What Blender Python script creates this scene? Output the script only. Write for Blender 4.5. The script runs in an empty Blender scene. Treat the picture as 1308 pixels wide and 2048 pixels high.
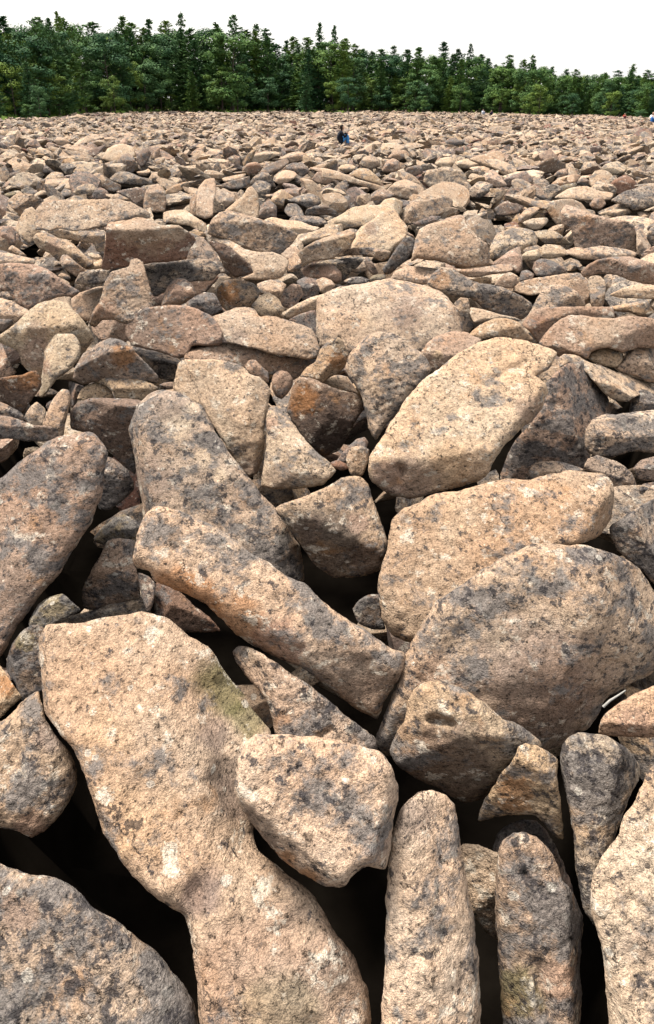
import bpy, math, random
import numpy as np
from mathutils import Vector, Matrix, noise
from mathutils.geometry import delaunay_2d_cdt

scene = bpy.context.scene
COL = scene.collection
rad = math.radians

# ------------------------------------------------------------------ camera
IW, IH = 1308.0, 2048.0          # pixel frame in which the photograph was measured
FPX = 1700.0                     # focal length in those pixels
CAM_H = 2.0
PITCH = math.atan((IH / 2 - 202.0) / FPX)
ROLL = rad(0.3)
FWD = np.array([0, math.cos(PITCH), -math.sin(PITCH)])
UP0 = np.array([0, math.sin(PITCH), math.cos(PITCH)])
RT0 = np.array([1.0, 0, 0])
RT = RT0 * math.cos(ROLL) + UP0 * math.sin(ROLL)
UPV = UP0 * math.cos(ROLL) - RT0 * math.sin(ROLL)
CPOS = np.array([0, 0, CAM_H])
cam_d = bpy.data.cameras.new('camera')
cam_d.sensor_fit = 'VERTICAL'
cam_d.sensor_height = 36.0
cam_d.sensor_width = 36.0 * IW / IH
cam_d.lens = 36.0 * FPX / IH
cam_d.clip_start = 0.05
cam_d.clip_end = 6000
cam = bpy.data.objects.new('camera', cam_d)
COL.objects.link(cam)
m = Matrix.Identity(4)
for i in range(3):
    m[i][0] = RT[i]; m[i][1] = UPV[i]; m[i][2] = -FWD[i]; m[i][3] = CPOS[i]
cam.matrix_world = m
scene.camera = cam

# ------------------------------------------------------------------ sky, sun, exposure
SUN_EL, SUN_AZ = rad(63), rad(-52)      # azimuth measured from +Y (view direction) towards +X
world = bpy.data.worlds.new('World')
scene.world = world
world.use_nodes = True
wn, wl = world.node_tree.nodes, world.node_tree.links
wn.clear()
sky = wn.new('ShaderNodeTexSky'); sky.sky_type = 'NISHITA'
sky.sun_disc = False; sky.sun_elevation = SUN_EL; sky.sun_rotation = SUN_AZ
sky.dust_density = 6.0; sky.air_density = 1.0; sky.ozone_density = 1.0
bg = wn.new('ShaderNodeBackground'); bg.inputs['Strength'].default_value = 0.06
ov = wn.new('ShaderNodeBackground'); ov.inputs['Color'].default_value = (1.0, 0.985, 0.96, 1)
ov.inputs['Strength'].default_value = 0.46     # bright, even overcast
ad = wn.new('ShaderNodeAddShader'); wo = wn.new('ShaderNodeOutputWorld')
wl.new(sky.outputs[0], bg.inputs['Color']); wl.new(bg.outputs[0], ad.inputs[0])
wl.new(ov.outputs[0], ad.inputs[1]); wl.new(ad.outputs[0], wo.inputs['Surface'])
sd = bpy.data.lights.new('sun', 'SUN'); sd.energy = 3.5; sd.angle = rad(14); sd.color = (1.0, 0.95, 0.89)
sun = bpy.data.objects.new('sun', sd); COL.objects.link(sun)
sv = Vector((math.sin(SUN_AZ) * math.cos(SUN_EL), math.cos(SUN_AZ) * math.cos(SUN_EL), math.sin(SUN_EL)))
sun.rotation_euler = sv.to_track_quat('Z', 'Y').to_euler()
sun.location = (-20, 20, 40)
vs = scene.view_settings
vs.view_transform = 'Standard'; vs.look = 'None'; vs.exposure = 1.14; vs.gamma = 1.0; vs.use_curve_mapping = False
scene.cycles.max_bounces = 4
scene.cycles.diffuse_bounces = 1

# ------------------------------------------------------------------ geometry helpers
def rays(p):
    p = np.asarray(p, float).reshape(-1, 2)
    a = (p[:, 0] - IW / 2) / FPX
    b = -(p[:, 1] - IH / 2) / FPX
    return FWD[None] + a[:, None] * RT[None] + b[:, None] * UPV[None]
def at_z(px, py, z=0.0):
    d = rays([(px, py)])[0]
    return CPOS + d * ((z - CAM_H) / d[2])
def project(P):
    q = np.asarray(P, float) - CPOS
    w = q @ FWD
    return np.stack([IW / 2 + FPX * (q @ RT) / w, IH / 2 - FPX * (q @ UPV) / w], -1), w
def new_obj(name, mesh, parent=None):
    o = bpy.data.objects.new(name, mesh)
    COL.objects.link(o)
    if parent is not None: o.parent = parent
    return o
def tag(o, label=None, cat=None, group=None, kind=None):
    if label: o['label'] = label
    if cat: o['category'] = cat
    if group: o['group'] = group
    if kind: o['kind'] = kind
    return o
def mesh_np(name, V, F, mat=None, smooth=True):
    me = bpy.data.meshes.new(name)
    V = np.asarray(V, np.float32); F = np.asarray(F, np.int32)
    n, k = F.shape
    me.vertices.add(len(V)); me.vertices.foreach_set('co', V.ravel())
    me.loops.add(n * k); me.loops.foreach_set('vertex_index', F.ravel())
    me.polygons.add(n); me.polygons.foreach_set('loop_start', np.arange(0, n * k, k, dtype=np.int32))
    me.polygons.foreach_set('use_smooth', np.full(n, smooth))
    me.update(calc_edges=True)
    if mat: me.materials.append(mat)
    return me
def inside(poly, pts):
    x, y = pts[:, 0], pts[:, 1]
    c = np.zeros(len(pts), bool)
    X, Y = poly[:, 0], poly[:, 1]
    X2, Y2 = np.roll(X, -1), np.roll(Y, -1)
    for a, b, a2, b2 in zip(X, Y, X2, Y2):
        if b == b2: continue
        k = ((b > y) != (b2 > y)) & (x < (a2 - a) * (y - b) / (b2 - b) + a)
        c ^= k
    return c
def poly_dist(poly, pts):
    A = poly; B = np.roll(poly, -1, 0)
    best = np.full(len(pts), 1e9)
    for a, b in zip(A, B):
        ab = b - a
        L = max(ab @ ab, 1e-9)
        t = np.clip(((pts - a) @ ab) / L, 0, 1)
        q = pts - (a + t[:, None] * ab)
        best = np.minimum(best, np.einsum('ij,ij->i', q, q))
    return np.sqrt(best)
def area(poly):
    x, y = poly[:, 0], poly[:, 1]
    return 0.5 * float(np.sum(x * np.roll(y, -1) - y * np.roll(x, -1)))

# ------------------------------------------------------------------ materials
def N(nt, typ, **kw):
    n = nt.nodes.new(typ)
    for k, v in kw.items(): setattr(n, k, v)
    return n
def ramp(nt, src, stops):
    r = N(nt, 'ShaderNodeValToRGB')
    e = r.color_ramp.elements
    while len(e) < len(stops): e.new(0.5)
    for el, (p, c) in zip(e, stops):
        el.position = p
        el.color = (c, c, c, 1) if isinstance(c, (int, float)) else (*c, 1)
    nt.links.new(src, r.inputs[0])
    return r.outputs[0]
def mixc(nt, fac, a, b, mode='MIX'):
    n = N(nt, 'ShaderNodeMix', data_type='RGBA', blend_type=mode)
    for s, v in ((0, fac), (6, a), (7, b)):
        if isinstance(v, (int, float)): n.inputs[s].default_value = v
        elif isinstance(v, tuple): n.inputs[s].default_value = (*v, 1)
        else: nt.links.new(v, n.inputs[s])
    return n.outputs[2]
def mth(nt, op, a, b=None, clamp=False):
    n = N(nt, 'ShaderNodeMath', operation=op, use_clamp=clamp)
    for i, v in enumerate((a, b)):
        if v is None: continue
        if isinstance(v, (int, float)): n.inputs[i].default_value = v
        else: nt.links.new(v, n.inputs[i])
    return n.outputs[0]
def mat_new(name):
    mt = bpy.data.materials.new(name); mt.use_nodes = True
    nt = mt.node_tree
    b = nt.nodes['Principled BSDF']
    b.inputs['Roughness'].default_value = 0.9
    b.inputs['Specular IOR Level'].default_value = 0.10
    return mt, nt, b
def noise_tex(nt, vec, scale, detail=4, rough=0.6, dist=0.0):
    n = N(nt, 'ShaderNodeTexNoise')
    n.inputs['Scale'].default_value = scale; n.inputs['Detail'].default_value = detail
    n.inputs['Roughness'].default_value = rough; n.inputs['Distortion'].default_value = dist
    nt.links.new(vec, n.inputs['Vector'])
    return n.outputs['Fac']

def rock_material():
    mt, nt, b = mat_new('sandstone')
    L = nt.links
    geo = N(nt, 'ShaderNodeNewGeometry')
    at = N(nt, 'ShaderNodeAttribute', attribute_name='tint')
    al = N(nt, 'ShaderNodeAttribute', attribute_name='lich')
    off = N(nt, 'ShaderNodeVectorMath', operation='SCALE')
    cx = N(nt, 'ShaderNodeCombineXYZ')
    sc = mth(nt, 'MULTIPLY', at.outputs['Alpha'], 37.0)
    L.new(sc, cx.inputs[0]); L.new(mth(nt, 'MULTIPLY', at.outputs['Alpha'], 91.0), cx.inputs[1]); L.new(sc, cx.inputs[2])
    av = N(nt, 'ShaderNodeVectorMath', operation='ADD')
    L.new(geo.outputs['Position'], av.inputs[0]); L.new(cx.outputs[0], av.inputs[1])
    mp = N(nt, 'ShaderNodeMapping'); mp.inputs['Rotation'].default_value = (0.5, 0.35, 0.6); mp.inputs['Scale'].default_value = (1.0, 0.72, 1.55)
    L.new(av.outputs[0], mp.inputs['Vector'])
    v = mp.outputs[0]
    base = at.outputs['Color']
    # broad hue drift: warmer / pinker zones
    big = noise_tex(nt, v, 2.6, 3, 0.6)
    c = mixc(nt, ramp(nt, big, [(0.35, 0.0), (0.62, 0.75)]), base, mixc(nt, 1.0, base, (1.03, 0.88, 0.76), 'MULTIPLY'))
    # rusty stains
    rs = noise_tex(nt, v, 4.3, 4, 0.65)
    c = mixc(nt, ramp(nt, rs, [(0.60, 0.0), (0.72, 0.6)]), c, (0.26, 0.14, 0.065))
    # pale crustose lichen
    pl = noise_tex(nt, v, 9.0, 5, 0.72)
    c = mixc(nt, ramp(nt, pl, [(0.57, 0.0), (0.62, 0.65)]), c, (0.50, 0.44, 0.35))
    # grey lichen, amount per rock
    g1 = noise_tex(nt, v, 5.2, 6, 0.70)
    gs = mth(nt, 'ADD', g1, mth(nt, 'MULTIPLY', mth(nt, 'SUBTRACT', al.outputs['Fac'], 0.425), 0.36))
    gmask = ramp(nt, gs, [(0.50, 0.0), (0.59, 0.85)])
    c = mixc(nt, gmask, c, (0.120, 0.112, 0.104))
    # blackish lichen blots inside
    k1 = noise_tex(nt, v, 17.0, 5, 0.74)
    ks = mth(nt, 'ADD', k1, mth(nt, 'MULTIPLY', mth(nt, 'SUBTRACT', al.outputs['Fac'], 0.40), 0.26))
    c = mixc(nt, ramp(nt, ks, [(0.57, 0.0), (0.625, 0.88)]), c, (0.040, 0.036, 0.036))
    # round dark spots
    vo = N(nt, 'ShaderNodeTexVoronoi'); vo.inputs['Scale'].default_value = 13.0
    L.new(v, vo.inputs['Vector'])
    sp = mth(nt, 'LESS_THAN', mth(nt, 'ADD', vo.outputs['Distance'], mth(nt, 'MULTIPLY', g1, 0.12)), 0.165)
    vr = N(nt, 'ShaderNodeSeparateColor'); L.new(vo.outputs['Color'], vr.inputs[0])
    sp = mth(nt, 'MULTIPLY', sp, mth(nt, 'GREATER_THAN', vr.outputs[0], 0.55))
    c = mixc(nt, mth(nt, 'MULTIPLY', sp, 0.75), c, (0.035, 0.03, 0.028))
    ws = mth(nt, 'LESS_THAN', mth(nt, 'ADD', vo.outputs['Distance'], mth(nt, 'MULTIPLY', pl, 0.75)), 0.56)
    ws = mth(nt, 'MULTIPLY', ws, mth(nt, 'GREATER_THAN', vr.outputs[1], 0.86))
    c = mixc(nt, mth(nt, 'MULTIPLY', ws, 0.55), c, (0.46, 0.42, 0.35))
    # thin cracks
    vc = N(nt, 'ShaderNodeTexVoronoi', feature='DISTANCE_TO_EDGE'); vc.inputs['Scale'].default_value = 1.7
    wv = N(nt, 'ShaderNodeVectorMath', operation='MULTIPLY_ADD'); cmb = N(nt, 'ShaderNodeCombineXYZ')
    L.new(g1, cmb.inputs[0]); L.new(big, cmb.inputs[1]); L.new(pl, cmb.inputs[2])
    L.new(cmb.outputs[0], wv.inputs[0]); wv.inputs[1].default_value = (0.35, 0.35, 0.35); L.new(v, wv.inputs[2])
    L.new(wv.outputs[0], vc.inputs['Vector'])
    ck = mth(nt, 'MULTIPLY', mth(nt, 'LESS_THAN', vc.outputs['Distance'], 0.0055), mth(nt, 'GREATER_THAN', rs, 0.50))
    c = mixc(nt, mth(nt, 'MULTIPLY', ck, 0.8), c, (0.035, 0.028, 0.024))
    # grain: salt and pepper
    gr = noise_tex(nt, v, 150.0, 2, 0.75)
    c = mixc(nt, 1.0, c, ramp(nt, gr, [(0.30, 0.60), (0.5, 1.0), (0.70, 1.35)]), 'MULTIPLY')
    gr2 = noise_tex(nt, v, 42.0, 4, 0.8)
    c = mixc(nt, 1.0, c, ramp(nt, gr2, [(0.35, 0.16), (0.42, 0.78), (0.50, 1.0), (0.66, 1.30)]), 'MULTIPLY')
    L.new(c, b.inputs['Base Color'])
    # relief
    h1 = noise_tex(nt, v, 22.0, 5, 0.76)
    h2 = noise_tex(nt, v, 120.0, 2, 0.7)
    hh = mth(nt, 'ADD', h1, mth(nt, 'MULTIPLY', h2, 0.35))
    bp = N(nt, 'ShaderNodeBump'); bp.inputs['Strength'].default_value = 0.9; bp.inputs['Distance'].default_value = 0.03
    L.new(hh, bp.inputs['Height']); L.new(bp.outputs[0], b.inputs['Normal'])
    return mt
ROCK = rock_material()

def plain(name, col, var=0.25, scale=30.0, rough=0.9):
    mt, nt, b = mat_new(name)
    geo = N(nt, 'ShaderNodeNewGeometry')
    n = noise_tex(nt, geo.outputs['Position'], scale, 5, 0.65)
    c = mixc(nt, 1.0, col, ramp(nt, n, [(0.3, 1 - var), (0.7, 1 + var)]), 'MULTIPLY')
    nt.links.new(c, b.inputs['Base Color'])
    b.inputs['Roughness'].default_value = rough
    return mt

ALB = np.array((0.75, 0.708, 0.675))
TINT = {  # base colours of bare rock; dark ones also paint shade on fronts
    't': (0.43, 0.345, 0.255), 'w': (0.50, 0.425, 0.325), 'o': (0.45, 0.345, 0.230), 'p': (0.36, 0.270, 0.210),
    'g': (0.37, 0.315, 0.250), 'd': (0.15, 0.115, 0.092), 'r': (0.22, 0.125, 0.095), 'u': (0.24, 0.195, 0.172),
    'n': (0.22, 0.205, 0.135), 'x': (0.33, 0.18, 0.085), 'k': (0.07, 0.06, 0.055), 'i': (0.53, 0.445, 0.335), 'm': (0.13, 0.13, 0.06),
}
LICH = {'i': .28, 'x': .3, 'k': .3, 'm': .4, 't': .40, 'w': .30, 'o': .34, 'p': .38, 'g': .58, 'd': .50, 'r': .35, 'u': .55, 'n': .50}
def add_attrs(me, tint, lich):
    a = me.attributes.new('tint', 'FLOAT_COLOR', 'POINT'); a.data.foreach_set('color', np.asarray(tint, np.float32).ravel())
    a = me.attributes.new('lich', 'FLOAT', 'POINT'); a.data.foreach_set('value', np.asarray(lich, np.float32).ravel())

# ------------------------------------------------------------------ ground below the stones
def terrain():
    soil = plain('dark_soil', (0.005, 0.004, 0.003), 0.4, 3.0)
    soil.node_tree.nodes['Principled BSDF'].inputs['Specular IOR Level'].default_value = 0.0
    xs = np.concatenate([[-2500, -500, -80, -20], np.arange(-14, 14.1, 0.35), [20, 80, 500, 2500]])
    ys = np.concatenate([[-200, -30], np.arange(-6, 24, 0.35), [26, 30, 60, 200, 600, 1500, 4500]])
    gx, gy = np.meshgrid(xs, ys)
    P = np.stack([gx.ravel(), gy.ravel(), np.full(gx.size, -0.5)], 1)
    q, w = project(P)
    # hollow shaped in view of the camera; its soil walls block side light
    mx_ = np.minimum(q[:, 0] + 40, IW + 40 - q[:, 0])
    mg = np.where(w > 0.2, np.minimum(mx_, IH + 60 - q[:, 1]), -500)
    dist = np.hypot(P[:, 0], P[:, 1])
    pit = np.clip(mg / 120.0, 0, 1) * np.clip((15 - dist) / 6, 0, 1)
    P[:, 2] -= 1.5 * pit
    nx, ny = len(xs), len(ys)
    a = (np.arange(ny - 1)[:, None] * nx + np.arange(nx - 1)[None]).ravel()
    F = np.stack([a, a + 1, a + nx + 1, a + nx], 1)
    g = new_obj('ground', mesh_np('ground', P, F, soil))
    tag(g, 'dark soil below the boulder field and under the trees', 'ground', kind='structure')
terrain()

# ------------------------------------------------------------------ traced boulders
TILE = {'Z': (0, 0, 1.0)}
for k, x, y in (('A', 0, 1548), ('B', 400, 1548), ('C', 808, 1548), ('D', 0, 1150), ('E', 400, 1150), ('G', 808, 1150),
                ('H', 0, 750), ('I', 400, 750), ('J', 808, 750)): TILE[k] = (x, y, 2.616)
for k, x, y in (('K', 0, 550), ('L', 300, 500), ('M', 600, 500), ('N', 908, 500)): TILE[k] = (x, y, 3.27)
for k, x, y in (('P', 0, 370), ('Q', 330, 370), ('R', 650, 370), ('S', 958, 370),
                ('T', 0, 210), ('U', 330, 210), ('V', 650, 210), ('W', 958, 210)): TILE[k] = (x, y, 3.737)

def spline(P, step):
    n = len(P); out = []
    for i in range(n):
        p0, p1, p2, p3 = P[i - 1], P[i], P[(i + 1) % n], P[(i + 2) % n]
        L = np.linalg.norm(p2 - p1)
        k = max(1, int(round(L / step)))
        d1 = max(np.linalg.norm(p1 - p0), 1e-6); d3 = max(np.linalg.norm(p3 - p2), 1e-6)
        m1 = (p2 - p0) / (d1 + L) * L * 0.5; m2 = (p3 - p1) / (d3 + L) * L * 0.5
        for j in range(k):
            t = j / k
            out.append((2*t**3-3*t**2+1)*p1 + (t**3-2*t**2+t)*m1 + (-2*t**3+3*t**2)*p2 + (t**3-t**2)*m2)
    return np.array(out)

POLYS = []; POLYT = []
SEED = [0]
def B(tile, pts, L, F='', c='t', z=None, zb=-0.2, s=0.42, pt=66, pf=10, yw=0, yf=None, rr=0.30, k=0.018, tk=1.0,
      D='', st='', li=None, n=None, o=0.0, cat=None, rough=1.0, chips=None):
    ox, oy, sc = TILE[tile]
    cv = lambda x, y: (ox + float(x) / sc, oy + float(y) / sc)
    P = np.array([cv(*q.split(',')) for q in pts.split()])
    if area(P) < 0: P = P[::-1]
    SEED[0] += 1
    rng = np.random.default_rng(SEED[0])
    seed = rng.random()
    S = math.sqrt(abs(area(P)))
    step = max(2.2, S / 44.0)
    O = spline(P, step)
    # ragged outline
    jit = np.array([noise.noise(Vector((q[0] * 9 / S, q[1] * 9 / S, seed * 50))) for q in O])
    jit2 = np.array([noise.noise(Vector((q[0] * 28 / S, q[1] * 28 / S, seed * 90))) for q in O])
    tg = np.roll(O, -1, 0) - np.roll(O, 1, 0)
    nm = np.stack([tg[:, 1], -tg[:, 0]], 1); nm /= np.maximum(np.linalg.norm(nm, axis=1), 1e-6)[:, None]
    O = O + nm * (jit * 0.012 + jit2 * 0.007)[:, None] * S
    POLYS.append(O)
    mn, mx = O.min(0), O.max(0)
    xs = np.arange(mn[0], mx[0], step); ys = np.arange(mn[1], mx[1], step * 0.87)
    gx, gy = np.meshgrid(xs, ys)
    gx = gx + (np.arange(len(ys)) % 2)[:, None] * step * 0.5
    G = np.stack([gx.ravel(), gy.ravel()], 1) + rng.normal(0, step * 0.12, (gx.size, 2))
    G = G[inside(O, G)]
    if len(G): G = G[poly_dist(O, G) > step * 0.55]
    allp = np.vstack([O, G]); no = len(O)
    try:
        r = delaunay_2d_cdt([Vector(q) for q in allp], [], [list(range(no))], 1, 1e-4)
    except Exception:
        return None
    X = np.array([tuple(q) for q in r[0]]); T = np.array([f for f in r[2] if len(f) == 3])
    rim = np.zeros(len(X), bool)
    # vertices of the rim: on the boundary edge set
    ed = np.sort(np.vstack([T[:, [0, 1]], T[:, [1, 2]], T[:, [2, 0]]]), axis=1)
    u, cnt = np.unique(ed, axis=0, return_counts=True)
    rim[np.unique(u[cnt == 1])] = True
    d = poly_dist(O, X); d[rim] = 0
    dmax = max(d.max(), 1.0)
    R = rays(X)
    # facets
    fac = []
    if F:
        for f in F.split(';'):
            q = [float(v) for v in f.split(',')]
            fac.append((cv(q[0], q[1]), q[2], q[3]) if len(q) == 4 else (cv(q[0], q[1]), cv(q[2], q[3]), q[4], cv(q[5], q[6])))
    else:
        w, h = mx - mn
        rid = (0.5 * (mn[0] + mx[0]), mn[1] + s * h)
        fac = [(rid, yw, pt), (rid, yw * 0.5 if yf is None else yf, pf),
               ((mn[0] + 0.14 * w, rid[1]), -65, 35), ((mx[0] - 0.14 * w, rid[1]), 65, 35)]
    if z is not None:
        dd = rays([fac[0][0]])[0]; t0 = (z - CAM_H) / dd[2]
    else:
        iy = int(np.argmax(O[:, 1])); dd = rays([O[iy]])[0]; t0 = (zb - CAM_H) / dd[2]
    t0 += o
    POLYT.append(t0)
    mpp = t0 / FPX
    Sm = S * mpp
    def nrm(yaw, pitch):
        a, b_ = rad(yaw), rad(pitch)
        return np.array([math.sin(a) * math.cos(b_), -math.cos(a) * math.cos(b_), math.sin(b_)])
    n1 = nrm(fac[0][1], fac[0][2])
    Q1 = CPOS + t0 * rays([fac[0][0]])[0]
    ts = []; planes = []
    def on1(q):
        dq = rays([q])[0]
        return CPOS + dq * ((n1 @ (Q1 - CPOS)) / min(n1 @ dq, -0.10))
    for i, fc in enumerate(fac):
        if len(fc) == 4:      # ridge through two pixels, turned down by an angle on the side of a third
            A_, B_, C_ = on1(fc[0]), on1(fc[1]), on1(fc[3])
            ax = Vector(B_ - A_).normalized()
            best = None
            for sg in (1, -1):
                nn = np.array(Matrix.Rotation(rad(fc[2]) * sg, 3, ax) @ Vector(n1))
                dq = rays([fc[3]])[0]
                if nn @ (C_ - A_) > 0: best = nn
            nn = best if best is not None else n1
            ts.append((nn @ (A_ - CPOS)) / np.minimum(R @ nn, -0.10)); planes.append((nn, A_))
            continue
        q, yaw, pit = fc
        nn = nrm(yaw, pit)
        if i == 0: Q = Q1
        else:
            dq = rays([q])[0]
            tq = (n1 @ (Q1 - CPOS)) / min(n1 @ dq, -0.10)
            Q = CPOS + tq * dq
        den = np.minimum(R @ nn, -0.10)
        ts.append((nn @ (Q - CPOS)) / den)
        planes.append((nn, Q))
    # broken corners: small facets that cut the rim
    for j in range((3 if F else 6) if chips is None else chips):
        io = int(rng.integers(len(O)))
        tgv = O[(io + 3) % len(O)] - O[io - 3]; ov_ = np.array([tgv[1], -tgv[0]]); ov_ /= max(np.linalg.norm(ov_), 1e-6)
        if inside(O, (O[io] + ov_ * dmax * 0.08)[None])[0]: ov_ = -ov_
        q = O[io] - ov_ * dmax * (rng.uniform(0.10, 0.24) if F else rng.uniform(0.16, 0.38))
        wd = ov_[0] * RT - ov_[1] * UPV
        nn = n1 + wd * rng.uniform(0.45, 1.1) + rng.normal(0, .12, 3); nn /= np.linalg.norm(nn)
        dq = rays([q])[0]
        if nn @ dq > -0.2 * np.linalg.norm(dq): continue
        tq = max((n_ @ (Q_ - CPOS)) / min(n_ @ dq, -0.10) for n_, Q_ in planes)
        ts.append((nn @ (tq * dq)) / np.minimum(R @ nn, -0.10))
    ts = np.array(ts)
    kk = max(k * Sm, 1e-4)
    mxt = ts.max(0)
    t = mxt + kk * np.log(np.exp((ts - mxt) / kk).sum(0))
    Lm = max(mx - mn) * mpp * 1.5
    t = t0 + Lm * np.tanh((t - t0) / Lm)
    # dents: x1,y1,x2,y2,width,depth (pixels of the tile)
    if D:
        for f in D.split(';'):
            q = [float(v) for v in f.split(',')]
            a = np.array(cv(q[0], q[1])); b_ = np.array(cv(q[2], q[3])); ab = b_ - a
            tt = np.clip(((X - a) @ ab) / max(ab @ ab, 1e-6), 0, 1)
            dist = np.linalg.norm(X - a - tt[:, None] * ab, axis=1)
            t = t + q[5] / sc * mpp * np.exp(-(dist / (q[4] / sc)) ** 2)
    rpx = rr * 0.62 * dmax
    e = np.clip(1 - d / rpx, 0, 1)
    rz = rpx * mpp * 0.75
    tr = t
    t = t + rz * (1 - np.sqrt(np.maximum(1 - e * e, 0)))
    W = CPOS + R * t[:, None]
    fr = np.minimum(1, d / (0.12 * dmax))
    so = Vector((seed * 71, seed * 33, seed * 55))
    fs = 2.2 / Sm
    nv = np.empty(len(W))
    for i, p in enumerate(W):
        v = Vector(p)
        a1 = noise.noise(v * fs + so)
        a2 = noise.noise(v * (fs * 2.9) + so)
        a3 = noise.fractal(v * (fs * 8) + so, 0.7, 2.1, 3)
        rd = noise.ridged_multi_fractal(v * (fs * 1.6) + so, 1.0, 2.0, 3, 1.0, 2.0)
        nv[i] = 0.028 * a1 + 0.020 * a2 + 0.013 * a3 + 0.012 * (rd - 1.2)
    W = W + R * (nv * Sm * rough * (0.25 + 0.75 * fr))[:, None]
    # back half
    ii = np.where(~rim)[0]
    bt = tr[ii] + rz + dmax * mpp * 2.0 * tk * np.sqrt(np.maximum(1 - (1 - d[ii] / dmax) ** 2, 0))
    Wb = CPOS + R[ii] * bt[:, None] * 1.0
    mp = np.arange(len(X)); mp[ii] = len(X) + np.arange(len(ii))
    V = np.vstack([W, Wb])
    T1 = T
    v0, v1, v2 = W[T[0]]
    if np.cross(v1 - v0, v2 - v0) @ (CPOS - v0) < 0: T1 = T[:, ::-1]
    T2 = mp[T1][:, ::-1]
    loc = V.mean(0).copy(); loc[2] = V[:, 2].min()
    me = mesh_np('boulder', V - loc, np.vstack([T1, T2]), ROCK)
    col = (np.array(TINT[c]) * .64 + np.array((.44, .335, .245)) * .36 * (np.mean(TINT[c]) / .34) ** .6) * ALB * (1 + rng.normal(0, 0.05)) * (1 + rng.normal(0, 0.012, 3))
    tint = np.tile(np.append(col, seed), (len(V), 1))
    lv = (LICH[c] + rng.normal(0, 0.05)) if li is None else li
    lich = np.full(len(V), lv)
    if st:  # colour blobs: lichen, rust, moss, and shade painted on some fronts
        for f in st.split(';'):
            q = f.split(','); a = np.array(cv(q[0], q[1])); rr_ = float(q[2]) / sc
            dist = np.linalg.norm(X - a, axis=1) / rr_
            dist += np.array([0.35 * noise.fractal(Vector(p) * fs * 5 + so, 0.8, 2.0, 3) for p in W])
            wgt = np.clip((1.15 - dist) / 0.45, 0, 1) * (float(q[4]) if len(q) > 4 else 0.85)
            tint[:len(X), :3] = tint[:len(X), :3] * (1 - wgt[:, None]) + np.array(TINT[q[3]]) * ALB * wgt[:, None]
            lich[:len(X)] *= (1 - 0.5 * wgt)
    add_attrs(me, tint, lich)
    nm_ = n or ('boulder' if Sm > 0.33 else 'stone')
    ob = new_obj(nm_, me); ob.location = loc
    tag(ob, L, cat or ('boulder' if 'boulder' in nm_ else nm_), 'traced boulders and stones of the field')
    ob['group'] = 'boulders and stones of the field'
    return ob
# ---- foreground
B('Z', '92,1251 168,1246 214,1236 260,1228 283,1222 306,1226 336,1240 371,1265 413,1295 440,1325 470,1370 500,1412 545,1465 530,1540 508,1640 516,1698 560,1738 629,1796 668,1865 706,1911 733,1968 738,2048 720,2130 450,2130 405,2060 394,1965 386,1915 382,1873 371,1831 336,1812 310,1793 245,1724 214,1674 187,1613 168,1548 149,1502 115,1463 92,1425 82,1364 78,1310 82,1275',
  'very long flat tan slab running diagonally down the lower left, its top smooth', F='290,1420,-6,69;400,1440,640,1800,22,520,1580;600,1880,25,58;110,1480,-60,28;480,1960,5,58', z=0.10, chips=0, c='t', k=0.015, rr=0.25, n='flat_boulder', li=.30,
  D='450,1400,510,1650,75,75;385,1560,470,1660,16,-14;395,1775,370,1835,22,22;160,1420,175,1440,8,8', st='250,1650,90,o,.5;200,1480,60,o,.4;400,1790,50,u;455,1370,60,m,.8;495,1440,40,m,.7;540,1970,170,p,.6;560,2030,90,n,.5;445,1540,42,d,.7;470,1600,45,d,.8;430,1470,35,u,.6;700,1950,60,d,.6')
B('Z', '-60,1715 0,1728 60,1748 110,1754 150,1778 190,1815 235,1845 290,1885 330,1925 365,1965 385,2000 395,2048 400,2130 -60,2130',
  'large grey-mottled boulder filling the bottom left corner', F='120,1880,-5,58;320,1930,45,40;100,1760,0,82', z=-0.12, c='g', rr=0.3, li=.62, st='30,1820,45,u,.6;300,1870,40,k,.5')
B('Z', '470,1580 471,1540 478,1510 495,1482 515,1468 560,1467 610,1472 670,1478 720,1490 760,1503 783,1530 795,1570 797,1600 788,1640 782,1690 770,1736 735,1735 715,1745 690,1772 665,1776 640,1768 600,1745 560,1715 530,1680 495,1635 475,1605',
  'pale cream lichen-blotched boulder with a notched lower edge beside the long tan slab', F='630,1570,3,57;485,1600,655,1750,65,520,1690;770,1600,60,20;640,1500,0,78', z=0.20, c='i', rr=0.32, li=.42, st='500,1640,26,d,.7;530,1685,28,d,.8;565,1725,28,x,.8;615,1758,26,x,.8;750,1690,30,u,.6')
B('Z', '766,2130 768,1950 772,1800 780,1690 790,1650 808,1610 835,1585 860,1580 890,1588 908,1610 918,1650 920,1690 935,1770 950,1850 958,1940 962,2048 965,2130',
  'tall pale post-shaped stone standing at bottom centre right', F='830,1800,-14,52;885,1640,915,2040,62,950,1800;850,1610,0,75', z=-0.05, c='i', rr=0.35, li=.40, st='830,1640,45,u,.5')
B('C', '490,410 520,350 570,310 630,305 690,325 750,380 800,470 830,550 880,620 930,740 940,800 915,1000 930,1150 925,1308 925,1450 520,1450 520,1308 500,1100 490,900 475,680',
  'upright pinkish-brown stone with a green mossy foot near the bottom right', F='640,620,-5,48;860,700,60,25;640,380,0,75', z=-0.18, c='p', rr=0.4, li=.55, st='600,1150,150,m,.7;800,1080,110,p', D='640,520,640,530,22,30;700,1000,740,1250,40,40')
B('C', '465,390 490,310 540,265 620,238 690,245 740,290 790,370 830,460 880,590 890,750 700,800 480,550',
  'rounded grey stone peeping out behind the pinkish-brown upright stone', F='640,300,0,55;800,450,60,30;520,320,-50,35', z=-0.27, c='u', o=0.12)
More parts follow.
